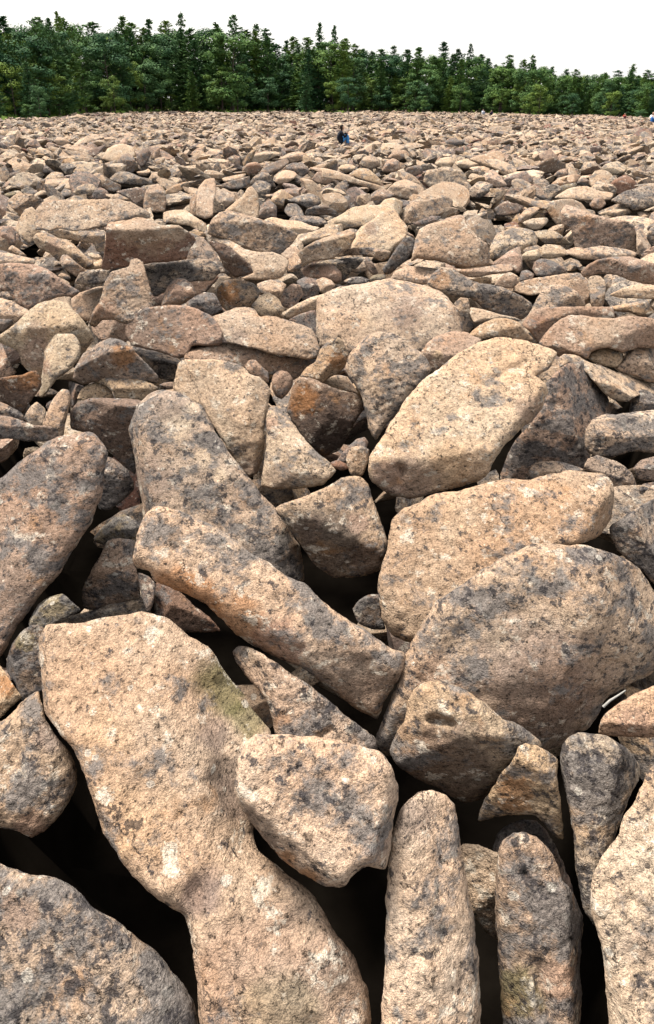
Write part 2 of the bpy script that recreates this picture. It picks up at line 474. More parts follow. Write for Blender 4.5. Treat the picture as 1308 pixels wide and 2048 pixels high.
B('C', '290,385 310,365 390,370 450,395 500,420 540,600 500,870 430,830 360,730 330,600 300,480',
  'small tan wedge stone between the pale post and the pinkish-brown upright stone', F='390,430,-10,60;390,560,0,10', z=-0.30, c='t', o=0.1)
B('C', '1330,-60 1270,10 1210,130 1150,230 1120,310 1080,370 1020,450 985,540 975,640 985,740 1020,860 1045,980 1060,1150 1075,1308 1085,1450 1520,1450 1520,-60',
  'tall creamy yellow boulder cut off by the right edge at the bottom', F='1230,600,-18,57;1050,900,-72,10', z=0.0, c='i', rr=0.22, li=.36, st='1220,900,110,u,.35')
B('Z', '1120,1517 1125,1490 1141,1471 1156,1464 1183,1468 1213,1472 1240,1486 1263,1505 1278,1532 1280,1547 1263,1590 1248,1628 1232,1670 1215,1720 1205,1790 1190,1850 1168,1820 1152,1740 1146,1660 1134,1600 1128,1570',
  'grey upright boulder with yellowish flecks tapering downward near right edge', F='1180,1560,-8,50;1250,1540,65,25;1170,1490,0,75', z=-0.06, c='g', li=.66, st='1170,1640,45,o,.5')
B('Z', '991,1567 1003,1544 1022,1525 1037,1494 1053,1487 1072,1490 1095,1502 1116,1519 1114,1551 1121,1601 1127,1678 1110,1674 1091,1651 1068,1630 1022,1630 991,1634 957,1642 959,1622 972,1594',
  'small three-cornered rust-stained stone left of the grey tapering boulder', F='1065,1520,0,58;1060,1575,0,5;1010,1560,-45,40', z=-0.10, o=-.14, c='o', li=.5, st='1030,1590,40,x,.7')
B('Z', '780,1505 790,1470 808,1440 815,1400 830,1375 855,1362 885,1362 910,1370 940,1385 975,1410 1005,1435 1040,1450 1065,1470 1085,1490 1080,1510 1050,1515 1030,1530 1005,1560 985,1585 960,1600 930,1605 880,1580 840,1560 800,1535',
  'pinkish-grey boulder with a slot-like hole, in front of the big speckled boulder', F='880,1410,-8,58;890,1480,0,-8;1010,1450,40,45', z=0.02, o=-0.10, c='t', li=.46, D='862,1440,905,1448,9,26;840,1475,1000,1490,10,4', st='890,1540,110,d,.8')
B('Z', '755,1490 752,1470 765,1440 790,1380 800,1320 820,1290 850,1240 880,1200 920,1170 980,1130 1040,1098 1065,1086 1110,1090 1170,1092 1220,1105 1260,1125 1290,1155 1308,1180 1345,1220 1345,1330 1308,1345 1270,1365 1240,1380 1205,1400 1196,1430 1180,1455 1150,1470 1125,1490 1100,1500 1060,1520 1000,1540 900,1510 800,1510 770,1510',
  'huge grey-brown speckled boulder with a domed upper rim on the right', F='1040,1240,-6,50;1040,1370,0,14;1215,1280,50,38;1000,1130,-10,78;810,1350,-60,40', z=0.12, chips=1, c='t', li=.52, rr=0.25, k=0.03, st='1080,1370,130,u,.65;880,1370,60,p,.6;1050,1440,120,d,.5')
B('Z', '780,1060 782,1040 800,1022 835,1005 860,990 910,982 960,970 1010,957 1060,958 1100,948 1140,940 1180,943 1210,948 1226,965 1228,1000 1222,1035 1200,1068 1165,1088 1130,1095 1065,1110 1000,1160 900,1240 850,1285 810,1283 785,1270 765,1240 755,1190 760,1140 772,1100',
  'broad yellow-tan slab lying behind the huge speckled boulder', F='1000,1050,-6,60;1185,1040,50,10;800,1230,-30,22;880,1000,-10,80', z=0.10, chips=0, c='o', n='flat_boulder', rr=0.28, li=.36, k=.03, st='900,1030,60,i,.5')
B('Z', '735,940 738,910 760,880 790,830 820,790 850,755 880,735 920,705 960,685 1000,673 1030,678 1060,685 1090,695 1112,705 1098,738 1068,752 1090,768 1095,785 1085,815 1065,840 1040,860 1010,890 990,920 975,950 960,962 920,975 880,982 850,995 820,998 780,990 755,975 740,960',
  'big tilted cream slab pocked with small pits, right of the frame centre', F='920,800,-10,60;860,915,0,12;955,940,1085,775,60,1060,860', z=0.34, chips=0, c='i', n='flat_boulder', rr=0.16, k=0.02, li=.28, D='800,935,805,940,8,14;980,760,1060,720,10,8', st='900,930,50,o;820,970,60,u,.6;1060,820,30,u,.6;780,960,40,p')
B('Z', '1000,960 1010,920 1030,880 1050,860 1080,820 1093,790 1090,770 1110,745 1140,725 1165,722 1190,745 1210,780 1222,810 1225,840 1200,870 1180,900 1182,935 1150,955 1080,970 1030,975',
  'dark purplish-grey boulder standing right of the pitted cream slab', F='1150,790,10,42;1130,860,0,18;1080,830,-40,30', z=0.15, c='p', li=.58, o=0.15)
B('J', '945,350 950,290 985,235 1040,205 1120,205 1200,195 1340,185 1340,405 1200,400 1100,425 1000,425 950,390',
  'blunt cream boulder with black blotches at the right edge', F='1150,270,0,65;1150,320,0,8;985,280,-60,30', c='w', li=.55)
B('J', '1178,195 1190,130 1215,85 1250,75 1290,90 1330,130 1340,215 1200,215', 'small rounded knob of stone above the blunt cream boulder at right edge', c='g', s=.5)
B('N', '690,770 690,700 720,680 800,690 900,740 1000,770 1100,810 1200,840 1340,890 1340,950 1250,935 1190,960 1140,990 1060,985 1000,955 920,870 860,800 760,735',
  'long pale bar-shaped stone slanting down to the right edge', F='1000,820,15,62;1020,880,-5,8', z=0.1, c='w', li=.42)
B('J', '940,490 960,440 1010,420 1060,435 1130,460 1190,510 1220,580 1262,665 1220,720 1130,770 1060,790 1060,640 1050,560 1010,520',
  'grey wedge of stone behind the right end of the yellow-tan slab', F='1100,500,20,50;1100,620,10,25', z=-0.05, c='g', o=.15)
B('J', '1200,490 1240,445 1340,425 1340,550 1230,548', 'small grey-topped stone under the blunt cream boulder at right edge', c='u', s=.4)
B('J', '1228,605 1250,570 1340,560 1340,660 1270,660', 'small dark bluish stone at the right edge below a grey-topped one', c='d', s=.35)
B('J', '1075,800 1150,740 1230,690 1340,640 1340,1120 1250,1030 1190,985 1110,910',
  'grey-pink lichened boulder at the right edge above the huge speckled boulder', F='1240,780,-10,60;1230,850,-10,5', z=0.05, c='g', li=.62)
B('J', '645,515 670,470 700,455 800,450 880,470 950,497 850,515 740,550 670,550', 'low pale sliver of stone at the foot of the dark purplish boulder', c='t', s=.6, zb=-.1)
B('G', '1020,830 1035,750 1070,710 1140,660 1220,615 1340,575 1340,840 1150,845', 'low tan stone with a pinkish front cut by the right edge', F='1180,720,-15,62;1180,780,-8,5', z=-.05, c='o', st='1200,800,120,p')
B('I', '455,190 475,100 490,40 530,12 580,15 650,45 740,80 820,100 850,130 862,170 810,250 770,340 720,400 640,425 560,360 500,270',
  'dark-fronted wedge boulder with an orange rust patch and a grey top', F='640,60,10,68;640,85,15,-8;800,130,60,10', z=0.12, c='g', st='660,260,260,d,.97;680,320,180,k,.8;540,130,80,x,.9', li=.4, D='', k=.03)  # front darkened in colour for shade, beside a rust patch
B('I', '345,230 355,190 375,160 400,165 450,210 500,270 560,350 620,410 680,460 712,500 690,530 640,575 560,590 450,600 350,590 322,575 330,480 345,380 350,300',
  'three-sided pale stone tapering to a point at the top, centre of the picture', F='470,400,8,55;450,500,-3,5;365,300,-60,20', z=0.05, c='w', li=.42, st='420,530,70,d,.6;370,250,40,p')
B('I', '390,700 450,670 560,630 650,590 740,540 790,525 840,530 875,570 900,640 930,720 960,800 982,880 960,950 940,1020 870,1050 780,1060 700,1060 600,990 540,910 470,810',
  'blocky boulder with a bright sloping top and a front coloured black as shade, mid picture', F='690,650,-5,68;690,690,-6,2;905,760,55,12', z=0.04, c='t', li=.5, st='700,880,190,k,.75;560,800,90,d,.8;880,960,90,d,.8;830,780,60,p', k=.03)  # dark blobs put shade into the colour of the front
B('Z', '258,860 262,840 278,810 295,788 320,779 350,782 375,795 400,810 420,840 440,880 470,920 500,955 520,985 550,1015 575,1050 600,1090 608,1130 607,1165 590,1175 500,1165 400,1115 290,1050 284,1010 275,960 268,910',
  'long rounded boulder splashed with white lichen, lying behind the finger-shaped boulder', F='380,900,0,52;290,930,-62,15;340,800,0,76;560,1080,45,35', z=0.2, o=.30, c='g', li=.56, rr=.45, st='350,855,30,i,1;410,915,22,i,1;440,950,14,i,1;385,815,14,i,1;300,960,50,u,.5;330,810,45,u,.35')
B('Z', '264,1120 268,1095 272,1070 285,1035 305,1016 335,1013 360,1020 390,1035 420,1050 470,1080 520,1115 570,1150 610,1168 640,1195 690,1235 740,1265 780,1295 808,1310 805,1340 790,1370 770,1400 755,1440 735,1430 680,1395 640,1360 600,1335 560,1315 510,1295 470,1265 430,1225 390,1195 340,1175 310,1160 300,1140 275,1135',
  'finger-shaped boulder with a pale top and rusty underside lying diagonally mid picture', F='470,1130,12,60;300,1122,760,1380,72,450,1240;690,1290,5,25;300,1040,-30,62', z=0.27, chips=1, c='w', li=.44, rr=.35, k=.03, st='350,1170,45,x,.7;400,1195,45,x,.7;470,1240,60,x,.7;550,1290,60,r,.6;690,1350,80,d,.6;760,1380,60,d,.6', D='352,1098,353,1099,9,8;598,1300,600,1302,9,9')  # rust on the underside, with shade deepened into its colour
B('Z', '-80,990 0,955 40,925 80,895 120,873 165,865 190,868 205,885 215,905 210,950 200,1000 185,1040 160,1080 130,1130 100,1170 60,1220 30,1260 10,1300 -20,1340 -80,1340',
  'big brown boulder with a dark diagonal crease at the left edge', F='90,960,-22,52;180,900,40,1170,34,170,1050;160,885,0,75', z=0.22, c='p', li=.48, rr=.3, k=.02, D='165,930,60,1130,16,8;205,885,195,905,6,8', st='110,1040,40,d,.3;50,1200,70,d,.45')
B('H', '530,420 600,440 660,490 700,560 700,600 650,650 570,710 520,700 490,600', 'smooth dark grey stone tucked behind the big creased boulder', c='u', s=.3, pf=20, o=.25)
B('H', '370,190 400,150 470,122 560,120 680,125 745,135 760,160 740,220 700,300 705,400 710,520 640,470 560,390 500,330 440,300 370,280',
  'dark block with a thin pale top edge, left of the white-splashed boulder', F='560,150,0,74;560,160,0,0;720,170,60,10', z=0.1, c='u', li=.5, st='560,300,220,d,.6', k=.02)
B('H', '490,855 540,790 600,745 650,730 700,755 740,785 720,880 620,880 550,885 510,880', 'small olive stone deep in the gap left of the finger-shaped boulder', c='n', s=.5, z=-.25)
B('H', '430,1120 480,1020 530,930 560,870 600,855 705,865 695,960 722,1050 735,1160 700,1175 580,1210 500,1230 440,1220', 'cracked brownish block under the blunt end of the finger-shaped boulder', F='600,930,-10,50;600,1020,0,12', z=-.2, c='p', li=.5)
B('H', '722,1035 780,1055 815,1095 800,1200 775,1250 742,1160', 'thin split piece of brown stone right of the cracked block', c='u', s=.25, pf=15, z=-.25)
B('H', '818,1085 900,1110 960,1150 1020,1210 1100,1270 1150,1340 900,1340 820,1270 805,1180', 'dark reddish stone hidden under the finger-shaped boulder', c='r', s=.25, pf=5, z=-.3, st='950,1250,150,d,.7')
B('D', '245,285 280,235 380,210 480,185 560,155 640,120 720,105 770,130 790,200 730,240 640,290 440,300 260,320', 'narrow speckled grey ledge along the back end of the long tan slab', F='560,170,-5,66;560,190,0,15', z=-0.05, c='g', o=.75)
B('H', '150,1290 200,1200 260,1160 330,1145 370,1180 420,1230 290,1300 240,1360 165,1360', 'olive-brown stone behind the back left corner of the long tan slab', c='n', s=.35, z=-.2)
B('D', '35,440 70,350 120,290 160,262 210,265 245,300 225,400 225,600 190,625 120,660 80,570 40,510', 'dark upright stone beside the left end of the long tan slab', c='d', s=.25, pf=25, z=-.2, st='130,350,60,n')
B('D', '-60,420 0,470 40,530 80,590 115,640 60,690 0,750 -60,780', 'rust-orange stone corner at the left edge above the rounded pitted boulder', c='o', s=.4, pf=5, z=-.1, st='30,580,60,x')
B('Z', '-30,1455 0,1442 25,1425 48,1398 76,1382 84,1410 92,1440 115,1475 138,1502 151,1528 155,1563 145,1590 130,1616 112,1640 90,1660 62,1675 40,1665 0,1655 -30,1650',
  'rounded pitted boulder at the left edge beside the long tan slab', F='50,1490,-12,56;70,1570,10,35;110,1510,50,35;60,1640,0,5', z=-.05, c='t', li=.46, rr=.4, st='100,1470,35,u,.7;60,1660,40,r,.5', D='0,1590,40,1500,12,8')
B('E', '170,400 200,375 260,378 330,415 400,460 480,520 570,570 640,630 700,680 780,750 850,800 915,850 930,900 920,940 700,940 500,910 400,850 380,760 360,680 320,620 250,540 190,460',
  'tapered grey stone with a nose-like knob, below the finger-shaped boulder', F='520,640,10,56;370,620,-55,22;640,850,0,40', z=-.08, c='t', li=.52, D='300,500,340,560,40,25;620,850,680,810,20,25', st='240,420,60,i,.4;430,750,50,x,.4')
B('I', '800,1225 830,1180 880,1150 940,1150 950,1250 970,1330 900,1330 830,1300', 'small dark greenish stone deep in the gap left of the yellow-tan slab', c='d', s=.4, z=-.35)
B('Z', '346,778 350,754 358,726 370,719 400,718 440,720 465,725 487,733 500,748 520,754 535,769 541,782 538,800 532,830 528,860 530,890 525,920 515,945 498,955 480,940 450,890 420,840 400,810 370,795',
  'flat square-topped cream slab behind the white-splashed boulder', F='440,800,3,58;515,860,62,5', z=.2, c='i', n='flat_boulder', rr=.14, li=.26, k=.02, st='500,940,25,u,.6')
# ---- second band
B('L', '795,860 810,810 850,785 900,795 935,840 930,890 900,940 860,975 820,955 800,910', 'small smooth pinkish egg-shaped cobble right of the square-topped slab', c='p', s=.4, rr=.9)
B('M', '300,760 330,670 380,610 450,555 530,533 600,538 670,570 740,640 800,670 840,730 858,790 810,860 720,950 640,1050 570,1140 495,1245 450,1160 420,1020 390,930 340,860 305,810',
  'grey domed boulder with pale blotches left of the pitted cream slab', F='560,650,-5,50;540,850,0,32;340,720,-55,30', z=.36, c='w', li=.50, rr=.4, st='455,760,40,i;500,880,90,i,.5', o=.1)
B('M', '130,620 108,540 105,420 110,330 180,270 260,245 340,230 430,215 520,195 600,187 700,205 800,230 900,265 960,300 1000,350 1040,400 1060,470 1065,540 1020,600 900,640 800,680 600,720 350,710 200,670',
  'broad mound-like boulder with a grey smudge and a white patch, upper middle', F='600,330,0,58;600,480,0,42;170,400,-55,35;980,420,50,40', z=.35, c='w', li=.34, rr=.4, st='700,400,130,u,.6;440,450,60,i,.8')
B('M', '0,830 40,770 100,730 130,650 180,600 240,565 280,590 300,640 325,700 300,760 250,805 200,830 150,870 100,850 50,840', 'twisted orange-brown stone wedged before the mound-like boulder', c='o', F='180,680,-25,45;230,700,40,-5', z=.15, st='250,720,70,x,.7')
B('M', '150,865 190,825 260,818 310,830 340,870 380,940 300,930 230,910', 'small tan cap of stone behind the dark-fronted wedge boulder', c='w', s=.6)
B('I', '715,450 760,390 820,335 860,325 880,350 870,385 810,400 780,440 760,460', 'small leaning grey chip at the left tip of the pitted cream slab', c='u', s=.5)
B('I', '765,435 790,380 840,370 885,390 880,450 850,525 790,525 770,480', 'small upright tan stone pressed against the lower left of the pitted cream slab', c='t', s=.35, zb=-.12)
B('I', '680,460 720,445 765,465 775,490 740,500 700,485', 'tiny flat reddish chip beside the three-sided pale stone', c='r', s=.6, zb=-.1)
B('M', '780,700 830,610 900,560 1000,530 1080,535 1130,560 1190,590 1110,650 1010,710 980,750 900,790 850,800 815,730', 'flat pinkish slab behind the pitted cream slab', F='980,600,-10,64;900,680,-10,10', z=.3, c='p', n='flat_boulder', li=.25, st='900,690,40,o')
B('Z', '251,648 260,636 275,620 294,615 346,609 372,611 395,618 422,631 438,650 445,668 442,690 385,692 370,715 350,715 310,702 265,692 252,672', 'flat-topped block with a black overhanging front, upper left', F='340,640,0,70;340,655,8,-12;270,640,-50,5', z=.35, c='p', li=.4, k=.02, rr=.2, st='300,680,70,d,.6')
B('L', '405,440 480,410 560,380 620,372 680,385 720,430 800,430 900,460 1000,490 1060,520 1090,580 1112,640 1092,705 1000,712 900,695 810,685 700,650 600,625 500,600 470,540 440,480', 'wide pinkish-tan slab lying left of the mound-like boulder', F='740,530,0,60;800,640,0,30', z=.25, c='t', n='flat_boulder', li=.33, rr=.2, st='580,580,60,u,.5')
B('L', '225,715 240,650 260,625 360,620 500,605 600,605 680,630 760,660 830,690 930,705 1090,720 1010,800 940,850 880,810 800,820 760,800 700,760 620,770 540,750 400,730', 'long low pinkish-brown slab behind the square-topped cream slab', F='600,660,0,62;640,720,0,15', z=.15, c='p', n='flat_boulder', li=.36, o=.2)
B('L', '620,765 650,720 690,720 730,760 775,800 775,870 720,850 690,840 650,810', 'small brown hooked stone at the back corner of the square-topped slab', c='p', s=.3, zb=-.05)
B('K', '490,610 540,520 600,480 650,440 720,412 790,425 850,460 890,510 950,570 1000,620 1038,670 1030,705 950,700 850,695 700,690 620,700 540,715 480,680', 'dark stone with an orange lichen ridge and pale cap, upper left', F='720,460,-5,60;740,500,5,2;600,500,-40,40', z=.3, c='g', li=.5, st='800,530,90,x,.85;620,620,170,d,.6')
B('K', '820,430 880,450 960,480 1050,510 1130,530 1185,570 1170,650 1140,690 1030,670 960,590 880,520', 'grey flat stone right of the orange-ridged dark stone', c='g', s=.5, o=.3)
B('K', '1040,720 1070,705 1130,700 1150,740 1090,750', 'tiny shadowed pebble in the gap under the grey flat stone', c='u', s=.5, n='stone')
B('K', '295,440 340,380 400,368 470,375 510,420 530,480 520,540 480,600 430,640 370,680 330,740 280,800 258,795 268,700 280,600 290,510', 'upright pale stone with pinkish sides, tooth-shaped, at upper left', F='420,440,5,52;400,560,5,38;310,520,-60,15', z=.2, c='w', li=.36, rr=.5, st='290,600,50,p')
B('K', '-40,420 60,350 150,270 230,200 300,170 380,165 440,190 480,230 540,290 590,360 612,410 575,480 550,520 520,560 420,640 300,680 200,640 140,580 120,500 0,445 -40,450', 'large smooth cream boulder behind the tooth-shaped stone, at the left', F='300,260,-12,56;280,340,-5,4;480,300,40,35', z=.4, c='i', li=.26, st='230,520,120,p;240,380,80,u,.5', o=.15)
B('K', '180,215 280,150 360,115 430,108 465,140 475,240 440,220 380,200 300,200 220,230', 'thin pale stone leaning behind the large smooth cream boulder', c='w', s=.5, o=.4)
B('K', '-40,160 20,152 90,180 150,210 200,240 150,280 60,350 0,395 -40,400', 'cream stone with an orange tint at the left edge', F='60,210,-10,58;50,260,-10,10', c='w', o=.3)
B('K', '-40,270 30,258 80,270 95,300 40,355 -40,385', 'small grey stone at the left edge before the orange-tinted cream one', c='u', s=.5, o=.1)
B('K', '-40,440 10,450 40,520 70,580 108,640 60,665 0,675 -40,670', 'narrow leaning pinkish-grey stone at the left edge', c='p', s=.5, pf=20)
B('K', '-40,690 0,672 80,660 150,650 200,630 240,628 265,670 272,720 240,775 190,840 150,905 100,890 50,850 -40,840', 'nearly black stone with an orange-brown rim at the left edge', F='130,665,0,66;130,690,10,-5', c='d', st='130,665,110,x,.7;80,790,120,k,.6;220,680,50,x,.6', li=.3)
B('K', '275,985 300,920 330,840 370,780 410,745 450,755 465,800 450,880 430,960 412,1070 390,1090 378,1020 340,1000', 'thumb-shaped brown stone sticking up left of the dark pale-edged block', F='400,830,-10,45;445,850,60,10', z=.12, c='t', li=.45, rr=.8)
B('K', '158,930 200,860 240,830 290,870 302,900 275,990 200,985', 'small pinkish-white stone left of the thumb-shaped stone', c='w', s=.5, li=.5)
B('K', '-40,920 60,925 140,950 220,980 300,985 370,1000 398,1050 380,1085 280,1090 150,1085 60,1070 -40,1070', 'long low grey-brown stone below the thumb-shaped stone at left edge', F='200,990,0,70;200,1005,0,2', c='u', zb=-.1, rr=.5)
B('K', '-40,820 20,835 90,870 140,900 165,950 60,950 -40,935', 'grey stone at the left edge behind the long low grey-brown stone', c='g', s=.5, o=.15)
B('K', '615,690 630,675 700,668 800,670 900,680 980,705 1042,740 990,780 945,835 850,825 760,810 740,770 700,730', 'arched tan stone below the orange-ridged dark stone', F='820,705,0,66;840,740,0,2', c='t', zb=-.1, rr=.4)
B('K', '505,810 530,750 570,720 630,700 690,720 730,760 745,815 640,820 560,825', 'round-backed brown cobble before the arched tan stone', c='t', s=.5, zb=-.12)
B('K', '445,690 500,710 552,730 525,775 505,830 470,870 455,770', 'dark purple splinter right of the thumb-shaped stone', c='u', s=.3, o=.1)
B('Z', '178,648 185,625 200,600 209,568 222,544 257,533 262,520 273,516 286,525 292,547 300,573 305,603 307,616 300,630 270,642 250,648 230,640 205,640 190,655', 'pale speckled sail-shaped boulder with a small knob on top', F='255,580,0,40;200,610,-55,30;258,548,0,62', z=.5, c='t', li=.46, rr=.2, st='210,620,25,p')
B('K', '598,335 660,300 720,265 750,240 790,290 832,330 835,400 825,440 720,430 650,425 610,380', 'pinkish faceted stone at the foot of the sail-shaped boulder', F='700,330,-25,40;740,330,35,20', c='p', zb=-.1)
B('L', '15,380 10,310 40,240 90,180 170,130 250,110 320,105 400,150 450,178 400,240 330,310 270,330 200,330 80,370', 'dark red-brown hooded stone right of the sail-shaped boulder', F='250,150,0,66;240,170,5,-8;60,270,-45,20', c='r', st='330,220,130,d,.8;60,300,60,u', li=.4)
B('L', '72,365 100,270 140,205 190,180 240,195 280,230 303,290 260,330 200,362 120,372', 'round pinkish cobble nestled under the dark red-brown hooded stone', c='p', s=.45, pf=20, rr=.8, o=-.3, zb=-.1, st='180,270,50,u,.6')
B('Z', '150,566 160,546 175,541 215,537 258,532 300,527 350,522 395,517 420,520 435,530 440,545 425,560 370,565 320,590 306,592 295,565 230,565 175,570', 'long grey bar of stone below the reddish-brown block', F='290,540,0,66;290,548,0,6', z=.3, c='g', li=.6, o=.3)
B('L', '238,345 300,300 360,275 420,285 450,330 472,390 425,420 390,428 330,400 250,382', 'dark grey stone between the pink cobble and the orange-ended stone', c='u', s=.45, zb=-.05)
B('L', '438,250 470,210 530,190 600,195 680,220 722,270 705,315 662,375 560,392 500,398 460,358 440,300', 'stubby stone with a rusty orange left end', F='600,250,5,52;500,270,-45,5;640,310,10,25', c='t', li=.45, st='510,290,80,x,.85;560,340,40,d,.5')
B('L', '343,275 360,220 410,190 470,170 530,180 480,225 450,270 445,305 400,290', 'pale rounded stone left of the orange-ended stone', c='w', s=.5, o=.3)
B('L', '663,365 720,300 770,275 830,310 882,370 875,445 800,440 730,432 690,400', 'small pale grey flat stone right of the orange-ended stone', c='w', s=.7, li=.4)
B('L', '700,222 780,195 850,200 892,230 865,295 840,318 770,290 715,285', 'pale tan stone behind the small pale grey flat stone', c='w', s=.6, o=.3)
B('L', '853,325 880,260 930,220 980,230 1003,290 965,345 912,385 868,368', 'small speckled brown cobble left of the mound-like boulder', c='p', s=.4, zb=-.05)
B('L', '958,205 1020,175 1080,195 1112,270 1062,318 1000,328 988,265', 'grey cobble behind the small speckled brown cobble', c='u', s=.45, o=.25)
B('L', '1078,205 1130,178 1190,200 1213,240 1152,288 1112,275', 'small pale grey cobble above the left shoulder of the mound-like boulder', c='w', s=.5, o=.3)
B('L', '862,415 950,360 1050,310 1160,283 1110,340 1092,390 1000,410 910,448 880,443', 'thin tan strip of stone left of the mound-like boulder', c='w', s=.6, zb=0)
B('L', '905,458 980,420 1080,392 1095,460 1105,590 1060,540 980,495', 'grey shaded stone at the left foot of the mound-like boulder', c='u', s=.4, zb=-.1)
B('M', '8,135 60,95 140,88 220,100 265,140 273,190 240,218 180,200 100,185 40,180', 'pink sausage-shaped cobble above the mound-like boulder to the left', c='p', s=.45, rr=.9, li=.25)
B('M', '95,88 180,65 280,55 380,45 415,60 385,105 325,155 280,205 265,150 220,110 140,95', 'grey slab with a dark recess behind the pink sausage-shaped cobble', F='300,70,0,68;310,85,15,0', c='g', o=.3)
B('M', '418,65 440,42 482,90 512,150 482,165 440,125', 'small dark stub of stone in the black gap above the mound-like boulder', c='u', s=.4, o=.2)
B('M', '285,205 330,178 400,175 455,195 430,220 330,225', 'flat grey pebble on the skyline of the mound-like boulder', c='g', s=.6, zb=-.05)
B('M', '453,192 480,165 530,158 563,180 525,202 470,206', 'small greenish-white pebble right of the flat grey pebble', c='n', s=.6, zb=-.05)
B('R', '430,630 470,570 520,490 580,410 640,385 672,420 655,500 605,565 545,615 492,662 450,668', 'dark violet-grey pencil of stone leaning in a black gap', F='570,480,20,35;560,560,30,10', c='d', li=.6, zb=-.05)
B('R', '72,505 120,485 200,475 330,465 420,480 493,500 475,545 420,572 340,530 200,525 90,537', 'long low tan stone left of the leaning violet-grey pencil stone', F='280,480,0,70;280,495,0,5', c='t', zb=.05)
B('M', '595,185 620,140 680,110 760,105 850,115 905,125 870,170 845,225 760,220 680,205', 'pale flat stone left of the brown end of the bone-shaped stone', c='w', s=.7, zb=0.05, o=.2)
B('Z', '855,568 866,546 884,534 906,537 927,552 952,564 1000,573 1024,583 1043,592 1061,604 1066,614 1055,630 1043,640 1015,637 984,627 963,614 942,597 906,594 887,588', 'bone-shaped grey boulder with a brown left end, upper right', F='950,570,8,52;950,590,-5,8;880,560,-40,35', z=.3, c='g', li=.55, rr=.6, st='880,560,22,x,.6')
B('M', '1008,352 1060,305 1100,320 1112,380 1112,450 1140,490 1100,540 1065,525 1048,430', 'small greenish-white upright stone at the right flank of the mound-like boulder', c='w', s=.4, pf=25, li=.4)
B('N', '100,405 110,375 200,390 300,420 400,440 450,465 330,465 250,460 180,480 130,475', 'pale flat stone under the bone-shaped boulder', c='w', s=.7, zb=0)
B('N', '95,555 170,490 260,450 330,445 420,470 452,510 520,585 500,600 400,590 350,580 250,570 170,588', 'orange-topped wedge stone behind the pitted cream slab', F='300,480,-5,60;330,520,5,25', c='o', li=.2, zb=0)
B('N', '445,490 500,400 540,320 590,250 650,222 720,230 790,260 840,310 862,365 780,400 620,420 560,470 500,500', 'pale rounded boulder with a grey crown at upper right', F='660,290,-5,50;560,340,-50,35;800,330,50,30', c='w', li=.46, o=.3, rr=.6)
B('N', '448,485 510,400 600,375 720,370 900,370 1040,375 1048,450 900,455 720,450 660,480 615,530 585,600 550,610 500,540', 'curved pink slab with a raised rim in front of the grey-crowned boulder', F='560,440,-25,50;800,385,0,66;800,395,0,5', c='p', n='flat_boulder', li=.22, st='560,480,60,r,.4', zb=-.05)
B('N', '555,610 600,540 660,480 740,430 830,425 920,440 1040,445 1150,430 1340,460 1340,640 1200,640 1100,670 1000,640 900,665 870,710 760,665 650,640 600,655', 'big smooth pink slab at the right edge', F='900,520,-5,60;700,560,-30,45;1000,600,0,40', z=.35, c='p', n='flat_boulder', li=.2, rr=.35, st='950,500,160,t,.6')
B('N', '1015,375 1100,355 1200,340 1340,318 1340,440 1220,440 1150,410 1050,400', 'tan sloping stone at the right edge behind the big smooth pink slab', c='o', s=.4, o=.4)
B('N', '876,710 900,650 980,620 1050,620 1100,660 1112,710 1062,768 990,760 930,740', 'small yellow-tan plate of stone in front of the big smooth pink slab', c='o', s=.6, li=.15, zb=.05, o=-.1)
B('N', '1055,770 1110,710 1150,650 1200,610 1340,600 1340,860 1270,862 1180,825 1100,805', 'grey-pink slab at the right edge above the long pale bar', F='1220,670,-5,58;1200,740,-5,15', c='t', li=.42, zb=-.05)
B('N', '625,645 680,615 780,630 870,670 885,705 800,705 700,702', 'thin pink flake between the pitted cream slab and the smooth pink slab', c='p', s=.5, li=.15, zb=.05)
B('N', '875,190 900,170 950,168 988,200 993,260 975,370 900,370 885,260', 'upright grey-brown stub in the black recess at upper right', c='t', s=.25, pf=20, o=.5)
B('N', '365,255 430,210 520,185 620,170 720,155 820,150 872,190 888,240 885,355 850,365 840,320 780,300 700,290 620,290 570,290 500,300 430,285', 'tan flat slab with a dark cut end, upper right', F='640,190,-8,66;760,215,10,-5', c='t', n='flat_boulder', o=.6, st='820,280,80,d,.7')
B('N', '1020,292 1080,260 1160,230 1250,225 1340,230 1340,315 1200,318 1080,312', 'white-topped blade of stone before the black recess at right edge', F='1180,255,-5,66;1180,275,-5,5', c='i', zb=.0)
B('N', '830,148 870,100 930,65 1030,45 1150,42 1250,70 1340,105 1340,225 1250,220 1150,200 1060,165 950,155 850,178', 'arched pinkish boulder overhanging a black hollow at the right edge', F='1080,85,0,62;1090,115,0,-8', c='p', li=.25, rr=.3, z=.55)
B('N', '512,125 530,75 580,55 640,70 700,100 745,140 680,165 600,175 540,170', 'grey-brown humped stone left of the arched pinkish boulder', c='u', s=.5, pf=20)
B('N', '262,235 310,170 350,145 390,160 425,210 375,252', 'small brownish pyramid stone above the bone-shaped boulder', c='p', s=.5, pf=25)
B('N', '428,205 440,140 480,130 525,160 505,200', 'small grey stone right of the brownish pyramid stone', c='u', s=.5)
B('N', '-10,125 100,125 200,110 300,92 370,100 388,130 340,152 250,160 150,182 90,175', 'long low tan stone with a black gap under it, upper right', F='200,125,0,68;200,140,0,0', c='t', zb=.1)
B('N', '235,95 300,50 370,0 430,-20 448,60 442,135 400,155 380,125 300,105', 'brown angular stone behind the long low tan stone', c='p', s=.35, pf=25, o=.4)
